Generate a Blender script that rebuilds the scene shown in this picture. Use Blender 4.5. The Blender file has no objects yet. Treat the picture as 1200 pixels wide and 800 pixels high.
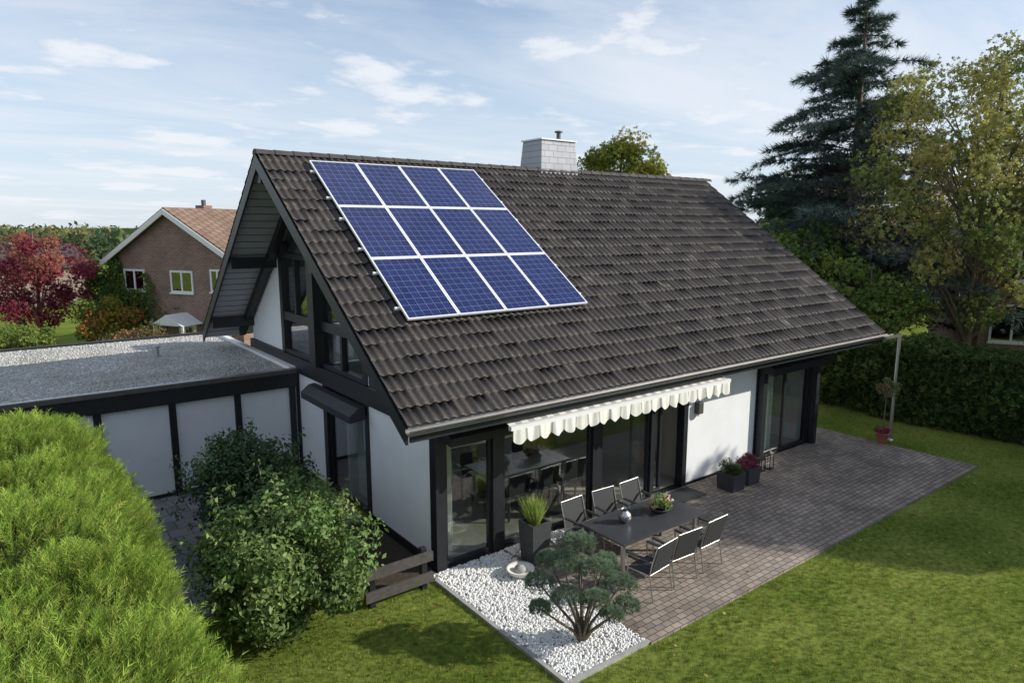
import bpy, math, random
import numpy as np
from mathutils import Vector, noise as mnoise
random.seed(7); rng=np.random.default_rng(7)
scene=bpy.context.scene
H=5.86
# ------------------------------------------------------------------ materials
def newmat(name):
    m=bpy.data.materials.new(name); m.use_nodes=True
    nt=m.node_tree; b=nt.nodes["Principled BSDF"]; return m,nt,b
def N(nt,t,**kw):
    n=nt.nodes.new(t)
    for k,v in kw.items(): setattr(n,k,v)
    return n
def mat_simple(name,col,rough=.6,metal=0,var=.12,scale=6,bump=0,bscale=40,spec=.5):
    m,nt,b=newmat(name); L=nt.links.new
    tc=N(nt,'ShaderNodeNewGeometry')
    no=N(nt,'ShaderNodeTexNoise'); no.inputs['Scale'].default_value=scale; no.inputs['Detail'].default_value=5
    L(tc.outputs['Position'],no.inputs['Vector'])
    r=N(nt,'ShaderNodeValToRGB'); r.color_ramp.elements[0].position=.3; r.color_ramp.elements[1].position=.7
    r.color_ramp.elements[0].color=(*[c*(1-var) for c in col],1); r.color_ramp.elements[1].color=(*[min(1,c*(1+var)) for c in col],1)
    L(no.outputs['Fac'],r.inputs['Fac']); L(r.outputs['Color'],b.inputs['Base Color'])
    b.inputs['Roughness'].default_value=rough; b.inputs['Metallic'].default_value=metal
    b.inputs['Specular IOR Level'].default_value=spec
    if bump:
        n2=N(nt,'ShaderNodeTexNoise'); n2.inputs['Scale'].default_value=bscale; n2.inputs['Detail'].default_value=3
        L(tc.outputs['Position'],n2.inputs['Vector'])
        bp=N(nt,'ShaderNodeBump'); bp.inputs['Strength'].default_value=bump; bp.inputs['Distance'].default_value=.01
        L(n2.outputs['Fac'],bp.inputs['Height']); L(bp.outputs['Normal'],b.inputs['Normal'])
    return m
def mat_leaf(name,trans=.3,rough=.5,spec=.3,diffuse=False):
    m,nt,b=newmat(name); L=nt.links.new
    a=N(nt,'ShaderNodeAttribute'); a.attribute_name='Col'
    if diffuse:
        nt.nodes.remove(b); b=N(nt,'ShaderNodeBsdfDiffuse'); L(a.outputs['Color'],b.inputs['Color'])
    else:
        L(a.outputs['Color'],b.inputs['Base Color']); b.inputs['Roughness'].default_value=rough
        b.inputs['Specular IOR Level'].default_value=spec
    t=N(nt,'ShaderNodeBsdfTranslucent'); L(a.outputs['Color'],t.inputs['Color'])
    mx=N(nt,'ShaderNodeMixShader'); mx.inputs[0].default_value=trans
    L(b.outputs[0],mx.inputs[1]); L(t.outputs[0],mx.inputs[2])
    L(mx.outputs[0],nt.nodes['Material Output'].inputs['Surface']); return m
LEAF=mat_leaf('leaf'); NEEDLE=mat_leaf('needle',.15,diffuse=True); FARLEAF=mat_leaf('tree_leaf',.3,diffuse=True)
BARK=mat_simple('bark',(.16,.12,.09),.9,var=.3,scale=20,bump=.6)
BLACK=mat_simple('black_timber',(.016,.018,.022),.42,var=.25,scale=8,bump=.15,bscale=60)
WHITE=mat_simple('white_render',(.83,.84,.85),.85,var=.03,scale=2.5,bump=.25,bscale=160)
SOFFIT=mat_simple('soffit_boards',(.40,.41,.44),.7,var=.06,scale=4)
GUTTER=mat_simple('gutter_metal',(.12,.115,.11),.45,.4,var=.15)
STEEL=mat_simple('steel',(.5,.5,.5),.38,1,var=.05)
ALU=mat_simple('aluminium_frame',(.80,.81,.83),.4,.1,var=.03)
DARK=mat_simple('dark_textile',(.03,.031,.034),.7,var=.15,scale=30)
TABLE=mat_simple('table_slate',(.05,.052,.058),.35,var=.1,scale=10)
PLANTER=mat_simple('planter_fibre',(.05,.05,.055),.6,var=.1,scale=10,bump=.2)
CREAM=mat_simple('awning_cream',(.78,.76,.68),.85,var=.05)
AWG=mat_simple('awning_grey',(.40,.40,.38),.85,var=.05)
STONEW=mat_simple('white_pebble',(.80,.79,.77),.75,var=.14,scale=18)
GREYST=mat_simple('grey_pebble',(.46,.45,.43),.85,var=.35,scale=18)
KERB=mat_simple('concrete_edging',(.36,.35,.33),.9,var=.15,scale=8,bump=.4)
FLOORI=mat_simple('interior_floor',(.42,.38,.33),.3,var=.08)
WALLI=mat_simple('interior_wall',(.55,.52,.46),.9,var=.04)
WOOD=mat_simple('warm_wood',(.36,.18,.08),.5,var=.2,scale=9)
CURT=mat_simple('curtain',(.7,.68,.62),.9,var=.06)
WHITEP=mat_simple('white_paint',(.8,.8,.78),.5,var=.02)
SLATE_R=mat_simple('dark_roof_tiles',(.06,.055,.055),.8,var=.3,scale=3,bump=.3)
SOIL=mat_simple('soil',(.05,.035,.025),.95,var=.3,scale=20,bump=.5)
TERRA=mat_simple('terracotta',(.35,.13,.08),.8,var=.1)
CORE=mat_simple('hedge_core',(.03,.05,.012),1,var=.3)
def mat_glass(name,add,tint):
    # symmetric Schlick reflectance so both faces of each pane behave alike
    m,nt,b=newmat(name); L=nt.links.new
    nt.nodes.remove(b)
    tr=N(nt,'ShaderNodeBsdfTransparent'); tr.inputs[0].default_value=tint
    gl=N(nt,'ShaderNodeBsdfGlossy'); gl.inputs['Roughness'].default_value=.004; gl.inputs['Color'].default_value=(.95,.97,1,1)
    lw=N(nt,'ShaderNodeLayerWeight'); lw.inputs['Blend'].default_value=.5
    pw=N(nt,'ShaderNodeMath',operation='POWER'); pw.inputs[1].default_value=4; L(lw.outputs['Facing'],pw.inputs[0])
    ma=N(nt,'ShaderNodeMath',operation='MULTIPLY_ADD'); ma.inputs[1].default_value=.9; ma.inputs[2].default_value=add; ma.use_clamp=True
    L(pw.outputs[0],ma.inputs[0])
    mx=N(nt,'ShaderNodeMixShader'); L(ma.outputs[0],mx.inputs[0]); L(tr.outputs[0],mx.inputs[1]); L(gl.outputs[0],mx.inputs[2])
    L(mx.outputs[0],nt.nodes['Material Output'].inputs['Surface']); return m
GLASS=mat_glass('window_glass',.11,(.84,.88,.86,1))
GLASSG=mat_glass('gable_window_glass',.13,(.84,.88,.87,1))
GLASSF=mat_glass('far_window_glass',.3,(.1,.12,.13,1))
def mat_tiles():
    m,nt,b=newmat('roof_tiles'); L=nt.links.new
    a=N(nt,'ShaderNodeAttribute'); a.attribute_name='Col'
    g=N(nt,'ShaderNodeNewGeometry')
    n1=N(nt,'ShaderNodeTexNoise'); n1.inputs['Scale'].default_value=.5; n1.inputs['Detail'].default_value=7
    n2=N(nt,'ShaderNodeTexNoise'); n2.inputs['Scale'].default_value=24; n2.inputs['Detail'].default_value=5; n2.inputs['Roughness'].default_value=.7
    L(g.outputs['Position'],n1.inputs['Vector']); L(g.outputs['Position'],n2.inputs['Vector'])
    r=N(nt,'ShaderNodeValToRGB'); e=r.color_ramp.elements
    e[0].position=.3; e[0].color=(.038,.032,.028,1); e[1].position=.75; e[1].color=(.082,.069,.060,1)
    L(n2.outputs['Fac'],r.inputs['Fac'])
    r1=N(nt,'ShaderNodeMapRange'); r1.inputs[1].default_value=.3; r1.inputs[2].default_value=.7; r1.inputs[3].default_value=.82; r1.inputs[4].default_value=1.18
    L(n1.outputs['Fac'],r1.inputs[0])
    mx=N(nt,'ShaderNodeMix',data_type='RGBA',blend_type='MULTIPLY'); mx.inputs[0].default_value=1
    L(r.outputs['Color'],mx.inputs[6]); L(a.outputs['Color'],mx.inputs[7])
    mx2=N(nt,'ShaderNodeMix',data_type='RGBA',blend_type='MULTIPLY'); mx2.inputs[0].default_value=1
    L(mx.outputs[2],mx2.inputs[6]); L(r1.outputs[0],mx2.inputs[7]); L(mx2.outputs[2],b.inputs['Base Color'])
    b.inputs['Roughness'].default_value=.6; b.inputs['Specular IOR Level'].default_value=.4
    bp=N(nt,'ShaderNodeBump'); bp.inputs['Strength'].default_value=.3; bp.inputs['Distance'].default_value=.01
    L(n2.outputs['Fac'],bp.inputs['Height']); L(bp.outputs['Normal'],b.inputs['Normal']); return m
TILES=mat_tiles()
def mat_brick(name,c1,c2,mortar,scale,bw,bh,ms,rot=None,bump=.6,rough=.85,vary=.5):
    m,nt,b=newmat(name); L=nt.links.new
    tc=N(nt,'ShaderNodeTexCoord'); mp=N(nt,'ShaderNodeMapping')
    if rot: mp.inputs['Rotation'].default_value=rot
    L(tc.outputs['Object'],mp.inputs['Vector'])
    br=N(nt,'ShaderNodeTexBrick'); br.inputs['Scale'].default_value=scale; br.inputs['Color1'].default_value=(*c1,1); br.inputs['Color2'].default_value=(*c2,1)
    br.inputs['Mortar'].default_value=(*mortar,1); br.inputs['Brick Width'].default_value=bw; br.inputs['Row Height'].default_value=bh; br.inputs['Mortar Size'].default_value=ms
    br.inputs['Mortar Smooth'].default_value=.3
    L(mp.outputs[0],br.inputs['Vector'])
    no=N(nt,'ShaderNodeTexNoise'); no.inputs['Scale'].default_value=.9; no.inputs['Detail'].default_value=7; no.inputs['Roughness'].default_value=.65; L(tc.outputs['Object'],no.inputs['Vector'])
    mr=N(nt,'ShaderNodeMapRange'); mr.inputs[1].default_value=.3; mr.inputs[2].default_value=.7; mr.inputs[3].default_value=1-vary*.5; mr.inputs[4].default_value=1+vary*.5
    L(no.outputs['Fac'],mr.inputs[0])
    mx=N(nt,'ShaderNodeMix',data_type='RGBA',blend_type='MULTIPLY'); mx.inputs[0].default_value=1
    L(br.outputs['Color'],mx.inputs[6]); L(mr.outputs[0],mx.inputs[7]); L(mx.outputs[2],b.inputs['Base Color'])
    b.inputs['Roughness'].default_value=rough
    n2=N(nt,'ShaderNodeTexNoise'); n2.inputs['Scale'].default_value=35; L(tc.outputs['Object'],n2.inputs['Vector'])
    su=N(nt,'ShaderNodeMath',operation='MULTIPLY_ADD'); su.inputs[1].default_value=.35; L(n2.outputs['Fac'],su.inputs[0])
    iv=N(nt,'ShaderNodeMath',operation='SUBTRACT'); iv.inputs[0].default_value=1; L(br.outputs['Fac'],iv.inputs[1]); L(iv.outputs[0],su.inputs[2])
    bp=N(nt,'ShaderNodeBump'); bp.inputs['Strength'].default_value=bump; bp.inputs['Distance'].default_value=.012
    L(su.outputs[0],bp.inputs['Height']); L(bp.outputs['Normal'],b.inputs['Normal']); return m
PAVE=mat_brick('terrace_pavers',(.35,.285,.235),(.225,.185,.155),(.085,.07,.055),1,.17,.115,.008,bump=.9,vary=.7)
YARD=mat_brick('yard_pavers',(.28,.28,.28),(.2,.2,.2),(.08,.08,.08),1,.4,.4,.01)
BRICK=mat_brick('house_brick',(.27,.14,.10),(.18,.095,.07),(.30,.27,.24),1,.25,.08,.012,rot=(math.radians(90),0,0),bump=.3)
ORROOF=mat_brick('brown_roof',(.28,.18,.125),(.21,.135,.095),(.11,.075,.055),1,.3,.35,.03,bump=.5)
SLATE=mat_brick('chimney_slate',(.42,.43,.47),(.34,.35,.39),(.2,.2,.22),1,.3,.16,.008,rot=(math.radians(90),0,0),bump=.5,rough=.5,vary=.2)
def mat_gravelroof():
    m,nt,b=newmat('roof_gravel'); L=nt.links.new
    g=N(nt,'ShaderNodeNewGeometry'); v=N(nt,'ShaderNodeTexVoronoi'); v.inputs['Scale'].default_value=24
    L(g.outputs['Position'],v.inputs['Vector'])
    r=N(nt,'ShaderNodeValToRGB'); e=r.color_ramp.elements; e[0].color=(.18,.175,.165,1); e[1].color=(.8,.78,.74,1)
    L(v.outputs['Color'],r.inputs['Fac'])
    no=N(nt,'ShaderNodeTexNoise'); no.inputs['Scale'].default_value=.8; no.inputs['Detail'].default_value=6; L(g.outputs['Position'],no.inputs['Vector'])
    r2=N(nt,'ShaderNodeValToRGB'); e=r2.color_ramp.elements; e[0].position=.35; e[0].color=(.6,.62,.52,1); e[1].position=.6; e[1].color=(1.0,1.0,1.0,1)
    L(no.outputs['Fac'],r2.inputs['Fac'])
    mx=N(nt,'ShaderNodeMix',data_type='RGBA',blend_type='MULTIPLY'); mx.inputs[0].default_value=1
    L(r.outputs[0],mx.inputs[6]); L(r2.outputs[0],mx.inputs[7]); L(mx.outputs[2],b.inputs['Base Color']); b.inputs['Roughness'].default_value=.95
    bp=N(nt,'ShaderNodeBump'); bp.inputs['Strength'].default_value=.7; bp.inputs['Distance'].default_value=.02; bp.invert=True
    L(v.outputs['Distance'],bp.inputs['Height']); L(bp.outputs['Normal'],b.inputs['Normal']); return m
GRAVROOF=mat_gravelroof()
def mat_lawn(name,dark=1.):
    m,nt,b=newmat(name); L=nt.links.new
    g=N(nt,'ShaderNodeNewGeometry'); 
    n1=N(nt,'ShaderNodeTexNoise'); n1.inputs['Scale'].default_value=.55; n1.inputs['Detail'].default_value=6; n1.inputs['Roughness'].default_value=.6
    n2=N(nt,'ShaderNodeTexNoise'); n2.inputs['Scale'].default_value=12; n2.inputs['Detail'].default_value=4
    for n in (n1,n2): L(g.outputs['Position'],n.inputs['Vector'])
    r=N(nt,'ShaderNodeValToRGB'); e=r.color_ramp.elements
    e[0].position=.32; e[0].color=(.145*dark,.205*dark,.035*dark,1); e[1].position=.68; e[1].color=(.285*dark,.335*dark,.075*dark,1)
    L(n1.outputs['Fac'],r.inputs['Fac'])
    mr=N(nt,'ShaderNodeMapRange'); mr.inputs[1].default_value=.25; mr.inputs[2].default_value=.75; mr.inputs[3].default_value=.6; mr.inputs[4].default_value=1.35
    L(n2.outputs['Fac'],mr.inputs[0])
    mx=N(nt,'ShaderNodeMix',data_type='RGBA',blend_type='MULTIPLY'); mx.inputs[0].default_value=1
    L(r.outputs[0],mx.inputs[6]); L(mr.outputs[0],mx.inputs[7])
    nt.nodes.remove(b); b=N(nt,'ShaderNodeBsdfDiffuse'); L(mx.outputs[2],b.inputs['Color']); L(b.outputs[0],nt.nodes['Material Output'].inputs['Surface'])
    return m,nt,b,mx
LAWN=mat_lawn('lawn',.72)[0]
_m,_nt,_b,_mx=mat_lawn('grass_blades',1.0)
_t=N(_nt,'ShaderNodeBsdfTranslucent'); _nt.links.new(_mx.outputs[2],_t.inputs[0]); _ms=N(_nt,'ShaderNodeMixShader'); _ms.inputs[0].default_value=.3
_nt.links.new(_b.outputs[0],_ms.inputs[1]); _nt.links.new(_t.outputs[0],_ms.inputs[2]); _nt.links.new(_ms.outputs[0],_nt.nodes['Material Output'].inputs['Surface'])
BLADE=_m
def mat_cells():
    m,nt,b=newmat('solar_cells'); L=nt.links.new
    uv=N(nt,'ShaderNodeUVMap'); uv.uv_map='UVMap'; sp=N(nt,'ShaderNodeSeparateXYZ'); L(uv.outputs[0],sp.inputs[0])
    def line(sock,mul,w):
        a=N(nt,'ShaderNodeMath',operation='MULTIPLY'); a.inputs[1].default_value=mul; L(sock,a.inputs[0])
        f=N(nt,'ShaderNodeMath',operation='FRACT'); L(a.outputs[0],f.inputs[0])
        s=N(nt,'ShaderNodeMath',operation='SUBTRACT'); s.inputs[1].default_value=.5; L(f.outputs[0],s.inputs[0])
        ab=N(nt,'ShaderNodeMath',operation='ABSOLUTE'); L(s.outputs[0],ab.inputs[0])
        g=N(nt,'ShaderNodeMath',operation='GREATER_THAN'); g.inputs[1].default_value=.5-w; L(ab.outputs[0],g.inputs[0]); return g.outputs[0]
    l1=line(sp.outputs[0],1,.014); l2=line(sp.outputs[1],1,.014); l3=line(sp.outputs[0],3,.02)
    mxm=N(nt,'ShaderNodeMath',operation='MAXIMUM'); L(l1,mxm.inputs[0]); L(l2,mxm.inputs[1])
    b3=N(nt,'ShaderNodeMath',operation='MULTIPLY'); b3.inputs[1].default_value=.22; L(l3,b3.inputs[0])
    mm=N(nt,'ShaderNodeMath',operation='MAXIMUM'); L(mxm.outputs[0],mm.inputs[0]); L(b3.outputs[0],mm.inputs[1])
    fl=N(nt,'ShaderNodeVectorMath',operation='FLOOR'); L(uv.outputs[0],fl.inputs[0])
    g=N(nt,'ShaderNodeNewGeometry')
    wn=N(nt,'ShaderNodeTexWhiteNoise'); wn.noise_dimensions='3D'
    ad=N(nt,'ShaderNodeVectorMath',operation='ADD'); L(fl.outputs[0],ad.inputs[0]); L(ad.outputs[0],wn.inputs['Vector'])
    vo=N(nt,'ShaderNodeTexVoronoi'); vo.inputs['Scale'].default_value=60; L(g.outputs['Position'],vo.inputs['Vector'])
    av=N(nt,'ShaderNodeMath',operation='MULTIPLY_ADD'); av.inputs[1].default_value=.5; L(wn.outputs['Value'],av.inputs[0])
    sv=N(nt,'ShaderNodeSeparateColor'); L(vo.outputs['Color'],sv.inputs[0]); hv=N(nt,'ShaderNodeMath',operation='MULTIPLY'); hv.inputs[1].default_value=.5; L(sv.outputs[0],hv.inputs[0]); L(hv.outputs[0],av.inputs[2])
    r=N(nt,'ShaderNodeValToRGB'); e=r.color_ramp.elements; e[0].color=(.006,.012,.065,1); e[1].color=(.018,.030,.135,1); L(av.outputs[0],r.inputs[0])
    mx=N(nt,'ShaderNodeMix',data_type='RGBA'); L(mm.outputs[0],mx.inputs[0]); L(r.outputs[0],mx.inputs[6]); mx.inputs[7].default_value=(.24,.29,.40,1)
    L(mx.outputs[2],b.inputs['Base Color']); b.inputs['Roughness'].default_value=.16; b.inputs['Specular IOR Level'].default_value=.35
    return m
CELLS=mat_cells()
# ------------------------------------------------------------------ mesh builder
def empty(name,loc=(0,0,0)):
    e=bpy.data.objects.new(name,None); e.location=loc; scene.collection.objects.link(e); return e
class MB:
    def __init__(s): s.v=[];s.f=[];s.m=[];s.mats=[];s.sm=[]
    def mi(s,mat):
        if mat not in s.mats: s.mats.append(mat)
        return s.mats.index(mat)
    def add(s,vs,fs,mat,smooth=False):
        o=len(s.v); s.v+= [tuple(p) for p in vs]; k=s.mi(mat)
        for f in fs: s.f.append([i+o for i in f]); s.m.append(k); s.sm.append(smooth)
    def box(s,x0,x1,y0,y1,z0,z1,mat):
        s.add([(x0,y0,z0),(x1,y0,z0),(x1,y1,z0),(x0,y1,z0),(x0,y0,z1),(x1,y0,z1),(x1,y1,z1),(x0,y1,z1)],
              [(0,3,2,1),(4,5,6,7),(0,1,5,4),(1,2,6,5),(2,3,7,6),(3,0,4,7)],mat)
    def prism_x(s,yz,x0,x1,mat):
        n=len(yz); s.add([(x0,y,z) for y,z in yz]+[(x1,y,z) for y,z in yz],
            [tuple(range(n))[::-1],tuple(range(n,2*n))]+[(i,(i+1)%n,n+(i+1)%n,n+i) for i in range(n)],mat)
    def prism_y(s,xz,y0,y1,mat):
        n=len(xz); s.add([(x,y0,z) for x,z in xz]+[(x,y1,z) for x,z in xz],
            [tuple(range(n)),tuple(range(n,2*n))[::-1]]+[(i,n+i,n+(i+1)%n,(i+1)%n) for i in range(n)],mat)
    def beam(s,p0,p1,w,h,mat,up=(0,0,1)):
        p0=Vector(p0);p1=Vector(p1);d=(p1-p0).normalized();u=Vector(up)
        r=d.cross(u).normalized(); u=r.cross(d); r*=w/2;u*=h/2
        vs=[p0-r-u,p0+r-u,p0+r+u,p0-r+u,p1-r-u,p1+r-u,p1+r+u,p1-r+u]
        s.add(vs,[(0,1,2,3),(7,6,5,4),(0,4,5,1),(1,5,6,2),(2,6,7,3),(3,7,4,0)],mat)
    def cyl(s,p0,p1,r0,r1,mat,n=10,caps=True):
        p0=Vector(p0);p1=Vector(p1);d=(p1-p0).normalized()
        a=d.orthogonal().normalized();b=d.cross(a)
        vs=[p0+r0*(math.cos(2*math.pi*i/n)*a+math.sin(2*math.pi*i/n)*b) for i in range(n)]+[p1+r1*(math.cos(2*math.pi*i/n)*a+math.sin(2*math.pi*i/n)*b) for i in range(n)]
        fs=[(i,(i+1)%n,n+(i+1)%n,n+i) for i in range(n)]
        s.add(vs,fs,mat,True)
        if caps: s.add(vs,[tuple(range(n))[::-1],tuple(range(n,2*n))],mat)
    def tube(s,pts,r,mat,n=8):
        for a,b in zip(pts[:-1],pts[1:]): s.cyl(a,b,r,r,mat,n)
    def lathe(s,c,prof,mat,n=20):
        vs=[];fs=[]
        for r,z in prof:
            for i in range(n): a=2*math.pi*i/n; vs.append((c[0]+r*math.cos(a),c[1]+r*math.sin(a),c[2]+z))
        for j in range(len(prof)-1):
            for i in range(n): fs.append((j*n+i,j*n+(i+1)%n,(j+1)*n+(i+1)%n,(j+1)*n+i))
        s.add(vs,fs,mat,True)
    def build(s,name,parent=None,bevel=0):
        me=bpy.data.meshes.new(name); me.from_pydata(s.v,[],s.f); 
        for m in s.mats: me.materials.append(m)
        me.polygons.foreach_set('material_index',s.m); me.polygons.foreach_set('use_smooth',s.sm); me.update()
        o=bpy.data.objects.new(name,me); scene.collection.objects.link(o)
        if parent: o.parent=parent
        if bevel:
            b=o.modifiers.new('Bevel','BEVEL'); b.width=bevel; b.segments=2; b.limit_method='ANGLE'
        return o
def np_mesh(name,V,F,mat,C=None,parent=None,smooth=False):
    V=np.asarray(V,np.float32);F=np.asarray(F,np.int32)
    me=bpy.data.meshes.new(name); me.vertices.add(len(V)); me.vertices.foreach_set('co',V.ravel())
    k=F.shape[1]; me.loops.add(F.size); me.loops.foreach_set('vertex_index',F.ravel())
    me.polygons.add(len(F)); me.polygons.foreach_set('loop_start',np.arange(0,F.size,k,dtype=np.int32))
    if smooth: me.polygons.foreach_set('use_smooth',np.ones(len(F),bool))
    me.update(calc_edges=True); me.validate()
    if C is not None:
        a=me.color_attributes.new('Col','FLOAT_COLOR','POINT'); c=np.ones((len(V),4),np.float32); c[:,:3]=np.clip(C,0.004,.9); a.data.foreach_set('color',c.ravel())
    me.materials.append(mat); o=bpy.data.objects.new(name,me); scene.collection.objects.link(o)
    if parent: o.parent=parent
    return o
def nrm(a): return a/np.maximum(np.linalg.norm(a,axis=1,keepdims=True),1e-9)
def fr_dir(D):
    D=nrm(D); X=nrm(np.cross(D,rng.normal(size=D.shape))); Z=np.cross(X,D); return np.stack([X,D,Z],2)
def fr_nor(Nn,tilt=.5):
    Z=nrm(nrm(Nn)+tilt*rng.normal(size=Nn.shape)); Y=nrm(np.cross(Z,rng.normal(size=Z.shape))); X=np.cross(Y,Z); return np.stack([X,Y,Z],2)
def scat(T,P,R,S):
    tv,tf,tc=T; n=len(P);k=len(tv)
    V=np.einsum('nij,kj->nki',R,tv)*S[:,None,None]+P[:,None,:]
    F=(tf[None]+ (np.arange(n)*k)[:,None,None]).reshape(-1,tf.shape[1])
    return V.reshape(-1,3),F
def scatter(name,T,P,R,S,C,mat,parent=None):
    V,F=scat(T,P,R,S); Cc=(C[:,None,:]*T[2][None,:,None]).reshape(-1,3)
    return np_mesh(name,V,F,mat,Cc,parent)
def tpl(v,f,c=None):
    v=np.array(v,float); return (v,np.array(f,int),np.ones(len(v)) if c is None else np.array(c,float))
T_LEAF=tpl([(0,0,0),(.28,.5,.09),(0,1,-.05),(-.28,.5,.09)],[(0,1,2),(0,2,3)])
def sprig(nl=5):
    v=[];f=[]
    for i in range(nl):
        a=i*2.4; t=.2+.8*i/nl; L=.55; d=np.array([math.cos(a)*.8,.5,math.sin(a)*.5]); d/=np.linalg.norm(d); s=np.cross(d,[0,0.3,1]); s/=np.linalg.norm(s)
        b=np.array([0,t*.6,0]); o=len(v); v+=[b,b+d*L*.5+s*.17,b+d*L,b+d*L*.5-s*.17]; f+=[(o,o+1,o+2),(o,o+2,o+3)]
    return tpl(v,f)
T_SPRIG=sprig(6)
def frond(seed):
    r=random.Random(seed); bend=r.uniform(-.25,.25); bz=r.uniform(-.2,.2)
    def st(t): return np.array([bend*t*t,t,bz*t*t])
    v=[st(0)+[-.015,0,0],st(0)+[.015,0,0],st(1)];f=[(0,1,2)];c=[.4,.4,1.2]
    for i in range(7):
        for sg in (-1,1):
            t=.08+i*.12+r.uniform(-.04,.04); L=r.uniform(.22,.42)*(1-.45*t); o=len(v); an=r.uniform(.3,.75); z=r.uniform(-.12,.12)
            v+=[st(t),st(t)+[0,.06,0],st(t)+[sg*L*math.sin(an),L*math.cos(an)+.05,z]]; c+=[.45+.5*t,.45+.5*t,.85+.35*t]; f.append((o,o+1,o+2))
    return tpl(v,f,c)
def tuft(n=9,spread=.8,w=.05):
    v=[];f=[];c=[]
    for i in range(n):
        a=i*2.4; s=spread*math.sqrt((i+.5)/n); d=np.array([math.cos(a)*s,1,math.sin(a)*s]); d/=np.linalg.norm(d)
        sd=np.cross(d,[math.sin(a),0,math.cos(a)+.1]); sd/=np.linalg.norm(sd); o=len(v); v+=[sd*w,-sd*w,d]; f.append((o,o+1,o+2)); c+=[.6,.6,1.1]
    return tpl(v,f,c)
T_TUFT=tuft()
def stone():
    import bmesh
    bm=bmesh.new(); bmesh.ops.create_icosphere(bm,subdivisions=1,radius=1); v=[p.co[:] for p in bm.verts]; f=[[q.index for q in p.verts] for p in bm.faces]; bm.free(); return tpl(v,f)
T_STONE=stone()
def pick(cols,n,br=(.75,1.25)):
    cols=np.array(cols); i=rng.integers(0,len(cols),n); return cols[i]*rng.uniform(br[0],br[1],(n,1))
def clumpcrown(center,radii,ncl,nleaf,cr,shell=.35,flat=.75,cols=((.06,.1,.03),),zmin=None):
    c=np.array(center);r=np.array(radii)
    d=nrm(rng.normal(size=(ncl,3))); q=rng.uniform(shell**2,1,ncl)**.5
    CC=c+d*q[:,None]*(r-cr*.6)
    crs=cr*rng.uniform(.6,1.25,ncl)
    k=rng.integers(0,ncl,nleaf); dd=nrm(rng.normal(size=(nleaf,3))); rr=rng.uniform(.25,1,nleaf)**.5
    P=CC[k]+dd*(rr*crs[k])[:,None]*np.array([1,1,flat])
    Nn=dd+.5*nrm(P-c)+np.array([0,0,.35])
    base=pick(cols,ncl,(.7,1.3)); C=base[k]*rng.uniform(.75,1.25,(nleaf,1))
    if zmin is not None:
        ok=P[:,2]>zmin; P,Nn,C=P[ok],Nn[ok],C[ok]
    return P,Nn,C,CC
def branches(mb,base,top,tr,CC,n=14):
    base=Vector(base);top=Vector(top); segs=6; pts=[base.lerp(top,i/segs)+Vector((random.uniform(-.03,.03),random.uniform(-.03,.03),0))*(top-base).length*.4*(i>0) for i in range(segs+1)]
    for i in range(segs): mb.cyl(pts[i],pts[i+1],tr*(1-.8*i/segs)*(1.25 if i==0 else 1),tr*(1-.8*(i+1)/segs),BARK,9,False)
    idx=list(range(len(CC))); random.shuffle(idx)
    for j in idx[:n]:
        e=Vector(CC[j]); t=max(.25,min(.95,(e.z-base.z)/max(.1,(top.z-base.z))-.25)); s=pts[min(segs,int(t*segs))]
        mid=s.lerp(e,.5)+Vector((0,0,(e-s).length*.1)); r=tr*(1-.75*t)*.45
        mb.cyl(s,mid,r,r*.6,BARK,6,False); mb.cyl(mid,e,r*.6,r*.2,BARK,6,False)
        for q in range(3):
            e2=mid.lerp(e,random.uniform(.2,.9)); mb.cyl(e2,e2+Vector((random.uniform(-1,1),random.uniform(-1,1),random.uniform(0,.9)))*(e-s).length*.25,r*.3,r*.08,BARK,4,False)
def tree(name,base,h,cc,radii,ncl,nleaf,cr,ls,cols,tr=.15,nb=16,T=None,flat=.75,shell=.35,mat=None,tilt=.6):
    e=empty(name); P,Nn,C,CC=clumpcrown(cc,radii,ncl,nleaf,cr,shell,flat,cols,zmin=base[2]+.15)
    mb=MB(); branches(mb,base,(cc[0],cc[1],base[2]+h*.88),tr,CC,nb); mb.build('trunk_and_limbs',e)
    S=ls*rng.uniform(.6,1.3,len(P)); scatter('foliage',T or T_LEAF,P,fr_nor(Nn,tilt),S,C,mat or FARLEAF,e); return e
# ------------------------------------------------------------------ camera + light
def cam():
    c=bpy.data.cameras.new('camera'); o=bpy.data.objects.new('camera',c); scene.collection.objects.link(o)
    c.lens=24; c.sensor_width=36; c.clip_start=.05; c.clip_end=6000; o.location=(0,0,H)
    p=math.radians(9.58); d=Vector((.6046*math.cos(p),.7965*math.cos(p),-math.sin(p))); o.rotation_euler=d.to_track_quat('-Z','Y').to_euler(); scene.camera=o
cam()
EL=math.radians(27); SH=Vector((.81,-.586,0)).normalized(); SD=Vector((SH.x*math.cos(EL),SH.y*math.cos(EL),math.sin(EL)))
sl=bpy.data.lights.new('sun','SUN'); sl.energy=5.0; sl.angle=math.radians(.5); sl.color=(1,.95,.85)
so=bpy.data.objects.new('sun',sl); scene.collection.objects.link(so); so.rotation_euler=(-SD).to_track_quat('-Z','Y').to_euler(); so.location=(20,-20,30)
w=bpy.data.worlds.new('World'); scene.world=w; w.use_nodes=True; nt=w.node_tree; L=nt.links.new
bg=nt.nodes['Background']; sky=N(nt,'ShaderNodeTexSky'); sky.sky_type='NISHITA'; sky.sun_disc=False; sky.sun_elevation=EL; sky.sun_rotation=math.atan2(SH.x,SH.y)
sky.dust_density=.3; sky.ozone_density=2.0; sky.air_density=1.0
tc=N(nt,'ShaderNodeTexCoord'); sp=N(nt,'ShaderNodeSeparateXYZ'); L(tc.outputs['Generated'],sp.inputs[0])
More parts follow.
